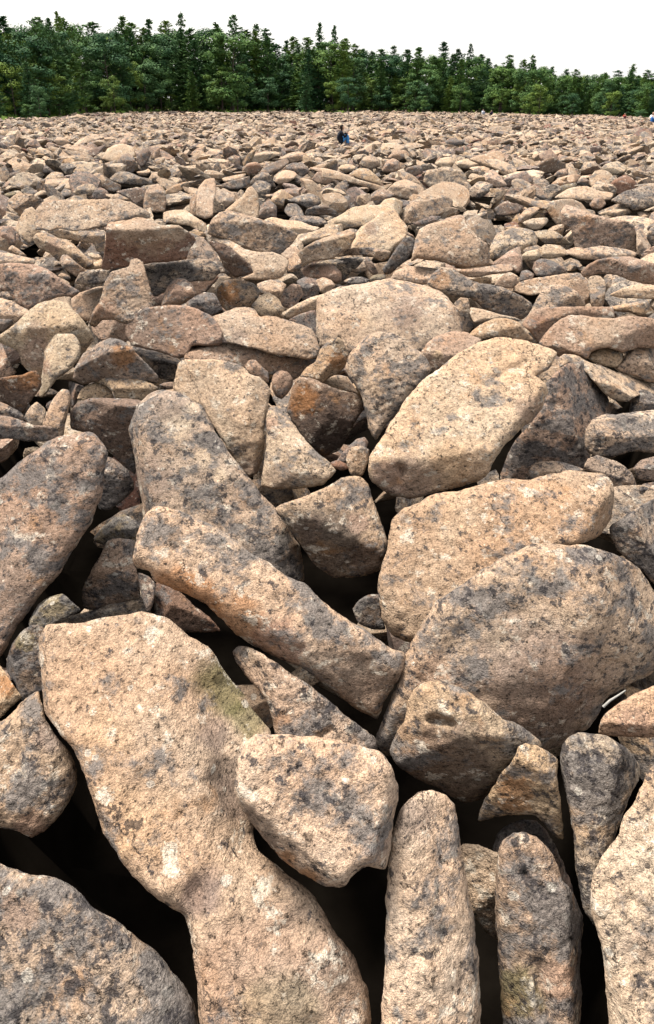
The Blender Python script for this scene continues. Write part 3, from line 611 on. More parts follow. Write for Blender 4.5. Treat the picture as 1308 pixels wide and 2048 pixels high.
# ---- third band
B('S', '455,545 450,480 490,445 560,445 620,460 685,520 600,540 540,552', 'pale grey low stone above the humped grey-brown one', c='w', s=.6, li=.45)
B('S', '636,495 720,465 800,470 900,455 1000,465 1100,480 1185,510 1150,552 1000,550 850,560 760,555 690,530', 'long white-edged ledge below the big lichen-streaked block', F='900,490,0,68;900,515,0,15', c='w', n='flat_boulder', li=.4)
B('S', '720,470 700,400 690,330 620,290 610,200 650,150 740,170 800,200 900,230 1000,255 1100,265 1160,300 1178,400 1178,505 1100,495 1000,480 900,465 800,475', 'big block with a pale top and brown-streaked upright front, upper right', F='900,265,0,68;900,280,5,12;720,300,-50,20', c='w', li=.44, rr=.15, k=.02, st='800,290,70,x,.5;900,400,160,u,.45')
B('S', '485,165 540,120 620,105 700,105 770,140 805,195 740,200 650,200 615,290 590,300 560,275 515,210', 'pale hump with a brown scoop behind the big streaked block', c='w', s=.4, li=.3, o=.5, st='555,210,50,x,.6')
B('R', '645,570 660,480 670,420 700,340 760,300 850,270 950,235 1030,225 1060,280 1100,340 1150,390 1210,440 1232,520 1222,595 1130,612 1050,618 950,598 850,572 760,560 690,552', 'big tan boulder with pinkish blotches right of the violet-grey pencil stone', F='930,360,0,55;920,470,0,35;1160,440,50,25', z=.55, c='t', li=.36, rr=.35, st='1110,540,60,i,.6')
B('R', '195,480 220,380 270,310 380,240 430,170 520,180 560,240 620,320 610,390 510,470 495,500 420,500 330,490', 'pale cream boulder left of the big pink-blotched tan boulder', F='420,320,0,58;400,430,0,35', c='i', li=.22, st='350,325,60,u,.6')
B('R', '0,285 120,220 200,170 300,150 400,150 450,105 520,95 580,130 560,220 450,280 330,300 220,320 120,330 0,340', 'low sunlit cream hump above the pale cream boulder', c='i', s=.7, li=.2, o=.8)
B('R', '560,280 600,170 640,120 760,110 850,90 920,80 955,120 945,195 880,215 800,240 700,290 620,300', 'grey-topped pale boulder behind the big pink-blotched tan boulder', c='w', s=.4, pf=25, li=.42, o=.6)
B('R', '640,290 720,260 800,230 870,235 850,260 780,290 690,300', 'thin grey flake lying on the big pink-blotched tan boulder', c='u', s=.5, zb=.4)
B('Z', '203,536 209,504 214,450 222,443 252,441 273,434 302,440 321,450 357,450 384,469 392,480 378,500 372,519 300,527 258,532 215,540', 'reddish-brown block with a dark flat front and pale top, upper left', F='290,455,0,70;290,461,-3,-4;214,470,-65,20', z=.75, c='r', li=.3, rr=.10, k=.015, st='300,447,60,t,.8;345,448,40,w,.8;250,444,40,t,.8;330,500,90,d,.3')
B('Z', '350,452 384,466 408,477 426,498 442,525 452,546 432,546 405,535 370,522 378,495 365,470', 'grey sloping shoulder stone right of the reddish-brown block', F='400,495,20,55;385,505,-30,5', c='g', li=.5, o=-.2)
B('P', '265,335 270,180 330,120 450,108 600,110 760,105 880,105 980,130 1060,170 1115,205 1120,245 1000,260 860,285 790,310 640,340 560,345 440,330 370,350 310,335', 'wide pale grey slab with a dark undercut right end, upper left', F='640,190,0,58;950,240,25,-5;320,220,-40,40', z=.7, c='g', n='flat_boulder', li=.42, rr=.2, st='640,180,140,i,.45')
B('P', '115,330 150,240 190,180 240,165 275,200 295,290 312,335 270,380 220,440 150,385', 'pale upright stone at the left end of the wide pale grey slab', c='w', s=.35, pf=28, li=.4)
B('P', '245,405 265,365 320,350 380,365 440,400 500,410 560,450 620,510 690,560 700,595 640,628 560,575 480,535 440,570 370,510 300,480', 'club-shaped brown stone slanting down right, left of the reddish-brown block', F='440,420,10,60;380,440,-20,2;580,520,20,45', c='t', li=.4, rr=.5, st='400,450,60,p')
B('P', '445,565 465,525 500,520 560,570 635,635 580,690 540,665 470,620', 'small tan wedge stone under the club-shaped brown stone', c='t', s=.4, pf=20)
B('P', '355,355 420,325 500,320 620,340 780,360 785,440 775,515 720,490 700,440 600,425 520,405 440,395', 'low white-edged stone left of the reddish-brown block', F='600,365,0,68;600,378,0,0', c='w', li=.45, st='640,420,120,d,.3')
B('P', '650,520 690,505 740,520 765,545 740,560 690,550', 'small white chip left of the reddish-brown block', c='i', s=.6)
B('P', '640,625 700,580 760,550 770,590 755,620 700,635', 'thin tan blade at the foot of the reddish-brown block', c='o', s=.6)
B('P', '-40,330 30,305 90,310 120,370 112,445 50,465 -40,490', 'brown stone with a dark foot at the left edge below the pale upright stone', F='40,340,0,62;40,370,0,0', c='p')
B('P', '-40,510 60,508 160,530 265,560 250,600 120,600 -40,605', 'flat pale stone at the left edge above the dark-faced mound', c='w', s=.6, li=.3)
B('P', '-40,605 60,580 180,585 280,600 370,640 450,700 540,760 595,800 540,840 480,830 400,850 330,880 210,930 120,880 60,800 -40,790', 'broad brown-faced mound at the left edge with a thin pale rim', F='240,640,5,62;220,680,5,30', z=.5, c='p', li=.46, k=.02, rr=.3)
B('P', '-40,760 40,770 110,810 123,855 60,862 -40,872', 'small pale grey stone at the left edge before the brown-faced mound', c='g', s=.6, o=-.3)
B('K', '465,160 510,120 570,100 640,75 685,80 655,200 605,300 540,290 480,240', 'dusty pale stone between the cream boulder and the sail-shaped boulder', c='t', s=.5, li=.3, o=.4)
B('P', '60,480 90,450 140,480 200,530 150,530', 'small pale splinter at the left edge above a flat pale stone', c='w', s=.5)
B('P', '125,440 160,432 205,455 200,475 150,465', 'small orange chip left of the club-shaped brown stone', c='o', s=.6)
B('P', '430,680 460,655 520,680 530,705 480,705', 'small pale pebble in the black gap left of the long grey bar', c='t', s=.6)
B('Q', '318,365 340,270 400,210 480,190 580,215 700,250 800,280 900,320 993,370 955,435 905,480 862,520 760,510 660,490 560,450 460,410 380,385', 'broad grey-brown slab face right of the reddish-brown block', F='600,245,5,66;620,275,5,22;350,290,-50,15', z=.8, c='t', li=.48, k=.02, rr=.15, n='flat_boulder')
B('Q', '330,395 370,370 440,390 520,430 600,480 700,500 800,500 880,530 925,570 905,640 865,695 720,710 560,700 660,655 640,600 560,530 480,460 400,430', 'pale plate sloping over a dark triangular hollow, upper middle', F='640,520,0,58;680,640,0,35', c='w', n='flat_boulder', li=.26, z=.5)
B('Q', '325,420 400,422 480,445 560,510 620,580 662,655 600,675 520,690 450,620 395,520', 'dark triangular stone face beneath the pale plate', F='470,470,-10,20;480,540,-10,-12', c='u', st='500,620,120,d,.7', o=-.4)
B('Q', '866,515 890,460 940,440 990,470 1010,500 960,540 915,565', 'small bright rounded stone right of the pale plate', c='i', s=.5, li=.15)
B('Z', '585,524 598,503 624,485 651,474 680,464 705,458 712,472 696,498 680,508 664,518 624,524 603,534', 'tan slab with a yellowish underside above the pink sausage-shaped cobble', F='650,482,0,64;660,492,0,12', c='t', n='flat_boulder', li=.35, st='690,485,14,o', zb=0)
B('Q', '920,645 920,560 975,500 1015,560 1025,615 960,650', 'small orange-brown upright stone left of the tan slab', c='o', s=.3, zb=0)
B('Q', '735,265 800,240 900,262 1000,268 1100,305 1160,320 1080,365 990,375 900,340 800,300', 'long pale bar of stone behind the broad grey-brown slab face', c='i', s=.6, li=.2, o=.5)
B('Q', '955,430 1000,370 1100,350 1200,310 1320,290 1330,350 1180,400 1060,440 1000,470', 'pale flat stone right of the broad grey-brown slab face', c='w', s=.6, o=.3)
B('Q', '445,195 520,130 580,80 620,20 650,10 690,60 702,110 695,255 600,240 500,210', 'pale sail-like stone with a thin edge, left of upper centre', F='620,110,10,40;540,130,-40,50', c='i', li=.18, zb=-.1)
B('Q', '235,230 235,120 250,20 300,-40 370,-50 382,60 365,130 355,235 300,255', 'tall pale pillar-like stone left of the pale sail-like stone', c='i', s=.35, pf=30, li=.25)
B('Q', '370,60 420,30 500,50 560,60 540,110 470,170 440,190 400,200 370,180', 'grey-speckled lump between the pale pillar-like and sail-like stones', c='g', s=.5, o=.4)
B('Q', '686,250 700,170 740,130 790,120 835,160 828,250', 'grey rounded cobble right of the pale sail-like stone', c='u', s=.4, pf=20)
B('Q', '890,195 920,140 980,140 1020,180 1040,232 940,245', 'grey-brown cobble two stones right of the pale sail-like stone', c='u', s=.45)
B('Q', '925,265 960,230 1080,230 1160,240 1220,285 1140,310 1030,298', 'low grey loaf-shaped stone behind the long pale bar', c='g', s=.55)
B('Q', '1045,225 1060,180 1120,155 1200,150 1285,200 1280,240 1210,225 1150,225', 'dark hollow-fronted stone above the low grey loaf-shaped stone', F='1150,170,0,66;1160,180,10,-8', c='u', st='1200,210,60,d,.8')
B('Q', '785,125 820,60 870,30 920,60 972,100 900,115 885,160 830,150', 'small orange triangular stone above the grey rounded cobble', c='o', s=.5)
B('Q', '915,115 1000,80 1080,60 1150,90 1165,140 1080,178 1000,145', 'grey speckled stone right of the small orange triangular one', c='g', s=.5)
B('Q', '-10,205 80,185 160,190 230,240 305,290 318,365 250,345 180,305 100,295 -10,275', 'pale stone with a white patch behind the reddish-brown block', c='w', s=.6, li=.3, o=.5, st='130,240,40,i')
B('Q', '-15,135 80,110 180,110 193,185 100,200 -5,195', 'brownish square-cut block left of the pale pillar-like stone', c='p', s=.3, o=.3)
B('Q', '188,215 188,100 230,60 245,130 240,235', 'narrow pinkish stone against the left of the pale pillar-like stone', c='p', s=.2, pf=25)
B('S', '118,175 200,120 280,110 335,160 295,215 200,232 140,228', 'purplish-grey stone above the grey-white hump, upper right', c='u', s=.4, li=.45)
B('S', '295,240 350,180 420,160 465,170 400,225 325,285 295,290', 'orange-brown stone left of the pale hump with a brown scoop', c='o', s=.45)
B('S', '325,280 400,250 510,245 520,270 460,330 400,335 350,310', 'pale small stone below the orange-brown stone, upper right', c='w', s=.5)
B('S', '405,350 500,335 580,350 650,400 695,445 600,448 500,440 430,385', 'pale tapered stone left of the big streaked block', c='w', s=.55, li=.4)
B('S', '75,550 80,470 130,370 220,325 330,320 410,345 442,420 420,450 350,470 300,500 180,550 100,560', 'grey-white hump at the right of the big pink-blotched tan boulder', c='w', s=.5, li=.5, pf=25)
B('S', '95,600 180,530 260,485 310,530 325,590 295,660 250,625 170,605', 'brown triangular stone left of a humped grey-brown one', c='p', s=.35, pf=20, o=.2)
B('S', '305,545 350,500 440,480 460,530 420,560 340,570', 'small cream stone before the grey-white hump', c='w', s=.5)
B('S', '1180,520 1180,340 1220,330 1255,400 1285,460 1280,530 1220,535', 'pair-edged tan stone right of the big streaked block', c='w', s=.3, pf=15)
B('S', '1255,380 1280,320 1340,290 1340,460 1290,460', 'grey stone cut by the right edge beside the big streaked block', c='g', s=.4)
B('S', '890,215 960,190 1060,165 1150,155 1165,190 1080,235 980,235', 'low pinkish-white stone above the big streaked block', c='w', s=.6)
# ---- towards the middle distance
B('W', '985,715 1080,650 1170,620 1340,598 1340,740 1220,780 1160,790 1080,750', 'large grey mottled boulder at the right edge, middle distance', F='1180,670,-10,55;1180,720,-5,22', c='g', li=.6, zb=-.1)
B('W', '1180,800 1240,740 1340,690 1340,830 1260,840 1200,835', 'pale boulder at the right edge below the large grey mottled boulder', c='i', s=.5, li=.2)
B('W', '560,695 680,620 800,605 900,640 1005,660 985,710 850,720 700,710', 'wide pale boulder left of the large grey mottled boulder, middle distance', F='780,650,0,60;800,690,0,15', c='w', li=.35)
B('W', '825,745 860,700 920,690 950,740 905,780 850,775', 'brown rounded stone before the wide pale boulder', c='p', s=.45)
B('W', '432,452 490,405 560,388 620,425 648,430 642,475 560,505 450,515', 'nearly black pointed boulder standing out in the right middle distance', F='560,400,0,50;560,410,5,5', c='d', li=.3, rr=.15, k=.02)
B('W', '536,595 600,545 690,520 765,525 725,575 620,610 550,632', 'pinkish-orange slab lying before the nearly black pointed boulder', c='p', s=.6, li=.15, st='640,560,100,o,.4')
B('W', '960,625 1010,560 1090,522 1140,540 1195,600 1135,648 1050,678', 'dark red rounded boulder near the right edge, middle distance', F='1090,550,0,55;1080,580,0,18', c='r', li=.25, rr=.5)
B('W', '172,560 260,520 350,495 408,560 372,592 300,590 215,615', 'dark grey slab-faced stone left of the pinkish-orange slab', F='290,525,-5,55;290,535,-5,0', c='u', li=.4)
B('W', '560,645 620,600 720,580 735,600 645,655 580,665', 'small green-grey blade under the pinkish-orange slab', c='n', s=.5)
B('W', '36,412 140,405 230,440 285,480 265,528 180,520 100,465', 'pale slanting slab with dark lower edge, right middle distance', F='160,430,10,60;160,480,-10,0', c='w', li=.4)
B('W', '725,585 780,540 875,602 800,612', 'small dark pointed stone left of the dark red boulder', c='u', s=.4)
B('W', '790,545 830,518 895,560 880,585 830,575', 'small reddish stone behind the small dark pointed stone', c='r', s=.4)
B('W', '345,615 420,600 480,640 520,695 470,710 400,665', 'grey tapered stone below the dark grey slab-faced stone', c='g', s=.5)
B('W', '40,520 100,480 150,520 210,600 150,620 60,590', 'pale tan stone left of the dark grey slab-faced stone', c='w', s=.5)
B('W', '560,520 610,480 660,475 668,520 600,550', 'small brown angular stone just below the nearly black pointed boulder', c='p', s=.4)
B('W', '880,500 950,440 1040,420 1110,470 1060,520 960,520', 'pale stone with dark foot above the dark red boulder', c='w', s=.5, li=.4)
B('W', '-20,660 40,600 100,590 105,620 40,680 -20,700', 'dark-bottomed grey stone at the foot of a pale tan one, right middle distance', F='50,615,-20,60;50,640,10,-5', c='g')
B('V', '592,525 610,470 700,450 733,480 722,515 630,545', 'dark box-shaped stone in the middle distance below the seated person', F='660,465,5,62;660,480,0,0', c='u', st='640,520,60,d,.5')
B('V', '-20,478 100,500 250,555 400,598 455,622 400,648 300,612 200,585 100,560 -20,540', 'long pale beam of stone slanting down right in the middle distance', F='200,530,0,62;200,555,-10,0', c='w', li=.3, rr=.3)
B('V', '96,470 160,440 233,460 205,495 140,505', 'small pale wedge above the long pale beam of stone', F='160,460,0,66;160,475,0,0', c='i')
B('V', '255,445 290,390 350,375 413,410 405,460 330,482', 'dark-mouthed tan cobble above the long pale beam', c='t', s=.4)
B('V', '425,495 460,420 510,398 558,425 552,490 480,505', 'brown rounded stone left of the dark box-shaped stone', c='p', s=.4)
B('V', '735,570 760,490 860,475 950,480 1020,490 1058,540 1045,618 960,612 880,620 800,628', 'pale block with dark-streaked front, middle distance right of centre', F='880,500,0,64;880,520,5,10', c='w', li=.48)
B('V', '455,650 520,580 600,555 690,590 740,620 755,700 650,710 560,695', 'cream rounded boulder left of the pale dark-streaked block', c='i', s=.5, li=.3)
B('V', '305,705 380,640 450,630 525,670 460,705 400,745 340,750', 'brown flat stone below the lower end of the long pale beam', c='p', s=.4)
B('V', '105,745 140,680 200,680 233,730 205,790 150,790', 'grey square cobble below the long pale beam', c='u', s=.4)
B('V', '1060,680 1090,620 1150,570 1220,580 1255,610 1205,660 1150,695', 'pale stone with a black underside right of the dark-streaked block', F='1150,600,-10,62;1150,635,5,-5', c='w')
B('V', '935,668 980,600 1030,610 1063,660 1045,708 970,708', 'pinkish angular stone below the pale dark-streaked block', c='p', s=.35)
B('V', '855,295 920,260 1050,262 1060,292 940,306', 'long dark low stone right of the seated person', c='u', s=.4)
B('V', '465,395 520,345 600,340 645,378 560,415', 'brownish hump below and right of the seated person', c='p', s=.4)
B('V', '1075,405 1180,370 1308,340 1350,400 1318,510 1240,475 1180,455', 'long tan slab with a dark edge, right of centre, middle distance', F='1200,400,10,60;1220,440,-10,5', c='t', n='flat_boulder')
B('V', '820,440 860,400 930,388 965,430 940,475 860,470', 'pale stone above the pale dark-streaked block', c='w', s=.5)
B('V', '970,430 1060,400 1140,420 1180,470 1080,480 1000,470', 'broad pale stone left of the long tan dark-edged slab', c='w', s=.6)
B('V', '520,560 545,490 590,475 600,540 560,570', 'pale upright stone left of the dark box-shaped stone', c='w', s=.4)
B('V', '180,520 260,470 330,480 420,560 470,610 400,600 280,560', 'orange-tan stone above the lower half of the long pale beam', c='o', s=.5, o=.6)
B('U', '705,508 760,450 830,420 910,400 928,430 865,488 780,528 740,528', 'large grey leaning slab in the middle distance left of centre', F='820,450,-15,52;830,480,10,5', c='u', n='flat_boulder', li=.45)
B('U', '575,498 610,440 680,425 733,460 695,508 620,522', 'dark pinkish-brown block left of the large grey leaning slab', F='650,440,0,58;650,450,5,5', c='p', st='670,480,60,r,.5')
B('U', '595,428 640,380 740,350 830,348 865,365 785,408 700,437', 'pale long stone behind the large grey leaning slab', c='w', s=.5)
B('U', '845,408 930,360 1000,345 1065,370 1045,408 950,432', 'grey-brown stone right of the pale long stone, middle distance', c='t', s=.4)
B('U', '893,458 960,430 1040,440 1080,500 1025,538 980,512 920,492', 'low dark-fronted stone right of the large grey leaning slab', c='u', s=.4)
B('U', '280,515 310,485 370,490 445,520 425,558 330,553', 'grey-brown log-like stone in the left middle distance', c='t', s=.45, rr=.8)
B('U', '415,598 480,570 560,550 632,532 635,585 560,632 470,628', 'dark crescent-fronted stone below the log-like stone', F='540,565,0,66;540,578,10,-5', c='u')
B('U', '425,548 520,525 605,513 595,545 500,578 440,573', 'pale strip of stone on top of the dark crescent-fronted stone', c='t', s=.6, o=.4)
B('U', '632,590 660,540 730,500 775,510 805,560 830,612 790,612 740,580 690,590', 'arched grey stone right of the dark crescent-fronted stone', F='730,520,0,62;740,535,30,5', c='g')
B('U', '645,610 690,565 750,570 795,600 775,668 740,700 690,660', 'round grey cobble under the arched grey stone', c='g', s=.5, o=-.5)
B('U', '820,568 850,510 910,485 970,500 990,530 920,580 850,595', 'bright white rounded stone in the middle distance left of centre', c='i', s=.55, li=.15)
B('U', '960,570 990,540 1025,570 1000,590', 'small dark pebble right of the bright white rounded stone', c='u', s=.4)
B('U', '1095,558 1140,500 1200,510 1255,550 1225,598 1130,580', 'brown pyramid stone left of the long pale beam', F='1160,520,0,50;1170,535,10,5', c='p')
B('U', '-10,648 70,600 160,573 168,612 60,668 -10,675', 'orange-tan slab left of the pale pillar-like stone', c='o', s=.5, li=.2)
B('U', '-25,598 40,545 110,545 133,570 60,612', 'pale stone behind the orange-tan slab', c='w', s=.5)
B('U', '85,528 120,480 180,458 203,490 185,548', 'pale rounded stone left of the log-like stone', c='i', s=.5)
B('U', '290,368 350,330 420,335 435,370 340,383', 'pale flat stone far left of the large grey leaning slab', c='i', s=.6)
B('U', '1070,465 1180,470 1308,500 1345,530 1308,568 1200,530 1120,490', 'upper part of pale ridge stone behind the brown pyramid stone', c='w', s=.5, o=.3)
B('T', '765,405 800,330 860,295 930,290 1000,320 1018,385 960,440 860,450', 'smooth pale mound on the left in the middle distance', F='890,340,0,52;880,400,0,35', c='w', li=.2, rr=.7)
B('T', '875,425 910,375 960,360 1000,390 1020,440 995,508 940,500 890,465', 'round dark-mouthed boulder before the smooth pale mound', c='u', s=.35, st='960,470,50,d,.6')
B('T', '1015,405 1060,330 1100,320 1130,360 1095,435 1060,470 1030,440', 'dark pointed stone right of the smooth pale mound', c='d', s=.3, pf=20)
B('T', '1128,428 1145,350 1165,303 1190,313 1198,362 1172,437 1140,442', 'brown stone standing on end right of the smooth pale mound', c='p', s=.2, pf=15)
B('T', '760,615 790,555 840,570 905,600 900,642 820,648', 'dark brown box-like stone on the left in the middle distance', c='d', s=.3)
B('T', '435,605 480,560 540,550 613,590 555,648 500,630', 'pale kite-shaped stone left of the dark brown box-like stone', F='510,580,-10,58;550,610,20,0', c='i', li=.15)
B('T', '545,655 580,610 640,590 700,595 725,640 685,675 600,685', 'grey-brown rounded stone below the pale kite-shaped stone', c='t', s=.45)
B('T', '685,688 710,630 750,615 800,640 825,695 780,710 710,710', 'blue-grey cobble below the dark brown box-like stone', c='u', s=.4)
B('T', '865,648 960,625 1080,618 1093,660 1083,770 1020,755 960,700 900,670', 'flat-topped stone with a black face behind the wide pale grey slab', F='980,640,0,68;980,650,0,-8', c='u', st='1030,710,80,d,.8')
B('T', '815,708 860,665 920,660 980,700 1010,748 880,725', 'low tan stone before the black-faced flat-topped stone', c='t', s=.5)
B('T', '1075,785 1088,640 1130,600 1190,590 1232,650 1245,720 1228,800', 'upright pale stone right of the black-faced flat-topped stone', c='t', s=.3, pf=25, li=.4)
B('T', '375,698 420,650 480,625 533,640 525,678 440,708 400,712', 'teal-grey flat stone above the wide pale grey slab', c='g', s=.6)
B('T', '175,668 230,635 310,640 335,670 280,690', 'small grey stone left of the teal-grey flat stone', c='u', s=.5)
B('T', '-25,685 60,655 120,640 143,662 60,698 -25,708', 'grey-green low stone at the left edge, middle distance', c='n', s=.55)
B('T', '255,297 280,245 330,235 375,270 345,307', 'distant reddish-brown boulder on the left, far middle distance', c='r', s=.4)
B('T', '395,287 430,240 480,245 525,282 480,306', 'distant brown boulder just right of the distant reddish-brown one', c='t', s=.4)
B('T', '120,470 160,410 190,410 225,462', 'small dark brown pyramid near the left edge, middle distance', c='d', s=.3, pf=15)
B('T', '285,486 350,445 420,440 505,480 420,508 330,508', 'low bluish-grey hump on the left in the middle distance', c='u', s=.5)
B('T', '815,558 880,500 960,500 1060,540 1133,555 1140,598 1000,598 900,588', 'long lavender-grey stone right of the dark brown box-like stone', c='g', s=.5)
B('T', '1110,560 1140,505 1200,500 1245,560 1180,580', 'tan rounded stone right of the long lavender-grey stone', c='t', s=.5)
B('T', '1190,595 1240,560 1308,540 1350,560 1308,608 1230,622', 'pale slanting stone above the upright pale stone', c='w', s=.55)
B('T', '505,486 530,430 620,420 692,440 695,498 580,518', 'pale faceted boulder below the smooth pale mound to the left', c='w', s=.4)
B('T', '800,500 850,455 900,440 890,470 830,515', 'thin pale splinter before the round dark-mouthed boulder', c='i', s=.6)
B('T', '1020,500 1080,490 1130,465 1135,490 1090,530 1040,525', 'pale saucer-like stone below the dark pointed stone', F='1080,495,0,66;1090,505,0,-5', c='i')
B('T', '320,570 390,500 470,510 480,560 400,590', 'tan flat stone left of the pale kite-shaped stone', c='t', s=.6)
B('T', '60,560 75,510 130,500 160,540 120,570', 'blackish stone near the left edge, middle distance', c='d', s=.3)
B('T', '-20,540 0,460 40,450 62,500 50,550', 'dark brown stone at the very left edge, middle distance', c='d', s=.3)
# ------------------------------------------------------------------ the uncounted rest of the boulder field
import bmesh
def ico(sub):
    bm = bmesh.new(); bmesh.ops.create_icosphere(bm, subdivisions=sub, radius=1.0)
    V = np.array([v.co[:] for v in bm.verts]); F = np.array([[v.index for v in f.verts] for f in bm.faces]); bm.free()
    return V, F
def proto_rocks(sub, count, seed):
    rng = np.random.default_rng(seed); V, F = ico(sub); out = []
    for _ in range(count):
        nn = rng.normal(size=(8, 3)); nn /= np.linalg.norm(nn, axis=1)[:, None]
        dd = rng.uniform(0.36, 0.9, 8)
        q = V @ nn.T
        r = np.where(q > 0.05, dd / np.maximum(q, 0.05), 9).min(1)
        r = np.minimum(r, 1.25)
        out.append(V * r[:, None])
    return out, F
def tree_line_y(x):
    w_ = 1.1 * np.sin(np.asarray(x) * .031) + .9 * np.sin(np.asarray(x) * .083 + 1)
    return w_ + np.interp(x, [-400, 0, 120, 160, 300, 800, 1000, 1308, 1700], [240, 238, 236, 228, 225, 225, 228, 235.5, 242])

def scree():
    rng = np.random.default_rng(5)
    polys = [(q.min(0), q.max(0), q, tt) for q, tt in zip(POLYS, POLYT)]
    pts = []
    y = -4.0
    d_ = 0.0
    cells = []
    while y < 260:
        c = 0.46 if y < 24 else (0.54 if y < 60 else (0.66 if y < 110 else 0.95))
        half = 0.40 * 1.22 * max(y, 0) + 4.0
        xs = np.arange(-half, half, c)
        cells.append(np.stack([xs + rng.uniform(-.5, .5, len(xs)) * c, np.full(len(xs), y) + rng.uniform(-.5, .5, len(xs)) * c, np.full(len(xs), c)], 1))
        y += c
    P = np.vstack(cells); n = len(P)
    size = np.clip(rng.lognormal(0, 0.45, n), 0.45, 3.0) * 0.66 * P[:, 2] ** 0.65
    und = np.array([noise.noise(Vector((p[0] * .12, p[1] * .12, 3.3))) for p in P]) * 0.22
    ztop = und + rng.normal(0, 0.10, n) + 0.05 * size
    dist = np.hypot(P[:, 0], P[:, 1])
    C = np.stack([P[:, 0], P[:, 1], ztop], 1)
    px, w = project(C)
    ok = (w > 0.1)
    inframe = (px[:, 0] > -10) & (px[:, 0] < IW + 10) & (px[:, 1] < IH + 40) & ok
    near = inframe & (px[:, 1] > 405)
    # gaps between the traced stones: fillers lie deeper
    deep = np.interp(dist, [0, 6, 9, 13, 21], [1.2, 1.0, 0.55, 0.22, 0.06])
    ztop = np.where(near, ztop * 0.4 - deep, ztop)
    ztop = np.where(~inframe & (dist < 8), ztop - np.interp(dist, [0, 2.5, 8], [.75, .45, .1]), ztop)
    size = np.where(near & (dist > 7) & (dist < 13), size * 0.75, size)
    size = np.where(near & (dist <= 7), np.minimum(size, 0.5), size)
    size = np.where(~inframe & (dist < 4), np.minimum(size, 0.6), size)
    C[:, 2] = ztop
    px, w = project(C)
    keep = px[:, 1] > tree_line_y(px[:, 0]) - rng.uniform(0, 5, n)
    keep |= ~inframe & (dist < 100)
    keep &= (dist > 0.4) | (ztop < -0.3)
    keep &= ~(near & ((dist < 3.6) | ((dist < 7.5) & (rng.random(n) < 0.6))))
    # nothing may stand in front of a traced stone
    pxc, _ = project(C - np.array([0, 0, 0.5]) * size[:, None] * 0.4)
    rad_px = FPX * size * 0.45 / np.maximum(w, 0.3)
    for lo, hi, poly, tt in polys:
        cand = np.where(keep & (px[:, 0] > lo[0]) & (px[:, 0] < hi[0]) & (px[:, 1] > lo[1] - 4) & (pxc[:, 1] < hi[1] + 40) & (w < tt + 0.6))[0]
        if len(cand) == 0: continue
        test = np.vstack([px[cand], pxc[cand], px[cand] + np.stack([rad_px[cand] * .7, 0 * rad_px[cand]], 1), px[cand] - np.stack([rad_px[cand] * .7, 0 * rad_px[cand]], 1), px[cand] - np.stack([0 * rad_px[cand], rad_px[cand] * .25], 1)])
        hit = inside(poly, test).reshape(5, -1).any(0)
        keep[cand[hit]] = False
    C, size, dist = C[keep], size[keep], dist[keep]
    lod = np.where(dist < 30, 0, np.where(dist < 95, 1, 2))
    VV, FF, TT, LL = [], [], [], []
    base = 0
    keys = list('ttttttwwwwipgopu')
    keys = keys * 3 + list('ur')
    for lv, sub in ((0, 3), (1, 2), (2, 1)):
        protos, F = proto_rocks(sub, 40, 11 + lv)
        protos = np.array(protos)
        idx = np.where(lod == lv)[0]
        k = len(idx)
        if k == 0: continue
        pv = protos[rng.integers(0, 40, k)]
        ax = np.stack([rng.uniform(.75, 1.8, k), rng.uniform(.65, 1.1, k), rng.uniform(.24, .62, k)], 1)
        pv = pv * ax[:, None, :] * (size[idx] * 0.62)[:, None, None]
        # tilt then spin
        a = rng.normal(0.24, 0.42, k); b_ = rng.normal(0, 0.45, k); c_ = rng.uniform(0, 6.283, k)
        x, y_, z = pv[..., 0], pv[..., 1], pv[..., 2]
        ca, sa = np.cos(a)[:, None], np.sin(a)[:, None]; y_, z = y_ * ca - z * sa, y_ * sa + z * ca
        cb, sb = np.cos(b_)[:, None], np.sin(b_)[:, None]; x, z = x * cb + z * sb, -x * sb + z * cb
        cc, sc_ = np.cos(c_)[:, None], np.sin(c_)[:, None]; x, y_ = x * cc - y_ * sc_, x * sc_ + y_ * cc
        pv = np.stack([x, y_, z], -1)
        top = pv[..., 2].max(1)
        off = C[idx].copy(); off[:, 2] -= np.where(dist[idx] < 8, top, top * 0.7)
        pv = pv + off[:, None, :]
        nvp = pv.shape[1]
        VV.append(pv.reshape(-1, 3))
        FF.append((F[None] + (base + np.arange(k) * nvp)[:, None, None]).reshape(-1, 3))
        base += k * nvp
        col = ALB * np.array([TINT[keys[i]] for i in rng.integers(0, len(keys), k)]) * (1 + rng.normal(0, .10, (k, 1)))
        t4 = np.concatenate([col, rng.random((k, 1))], 1)
        TT.append(np.repeat(t4, nvp, 0)); LL.append(np.repeat(rng.uniform(.25, .6, k), nvp))
    V = np.vstack(VV)
    me = mesh_np('boulder_field', V, np.vstack(FF), ROCK, smooth=False)
    add_attrs(me, np.vstack(TT), np.concatenate(LL))
    o = new_obj('boulder_field', me)
    tag(o, 'countless small tan and grey boulders spreading to the treeline', 'boulder field', kind='stuff')
    print('scree rocks', len(C), 'tris', sum(len(f) for f in FF))
scree()

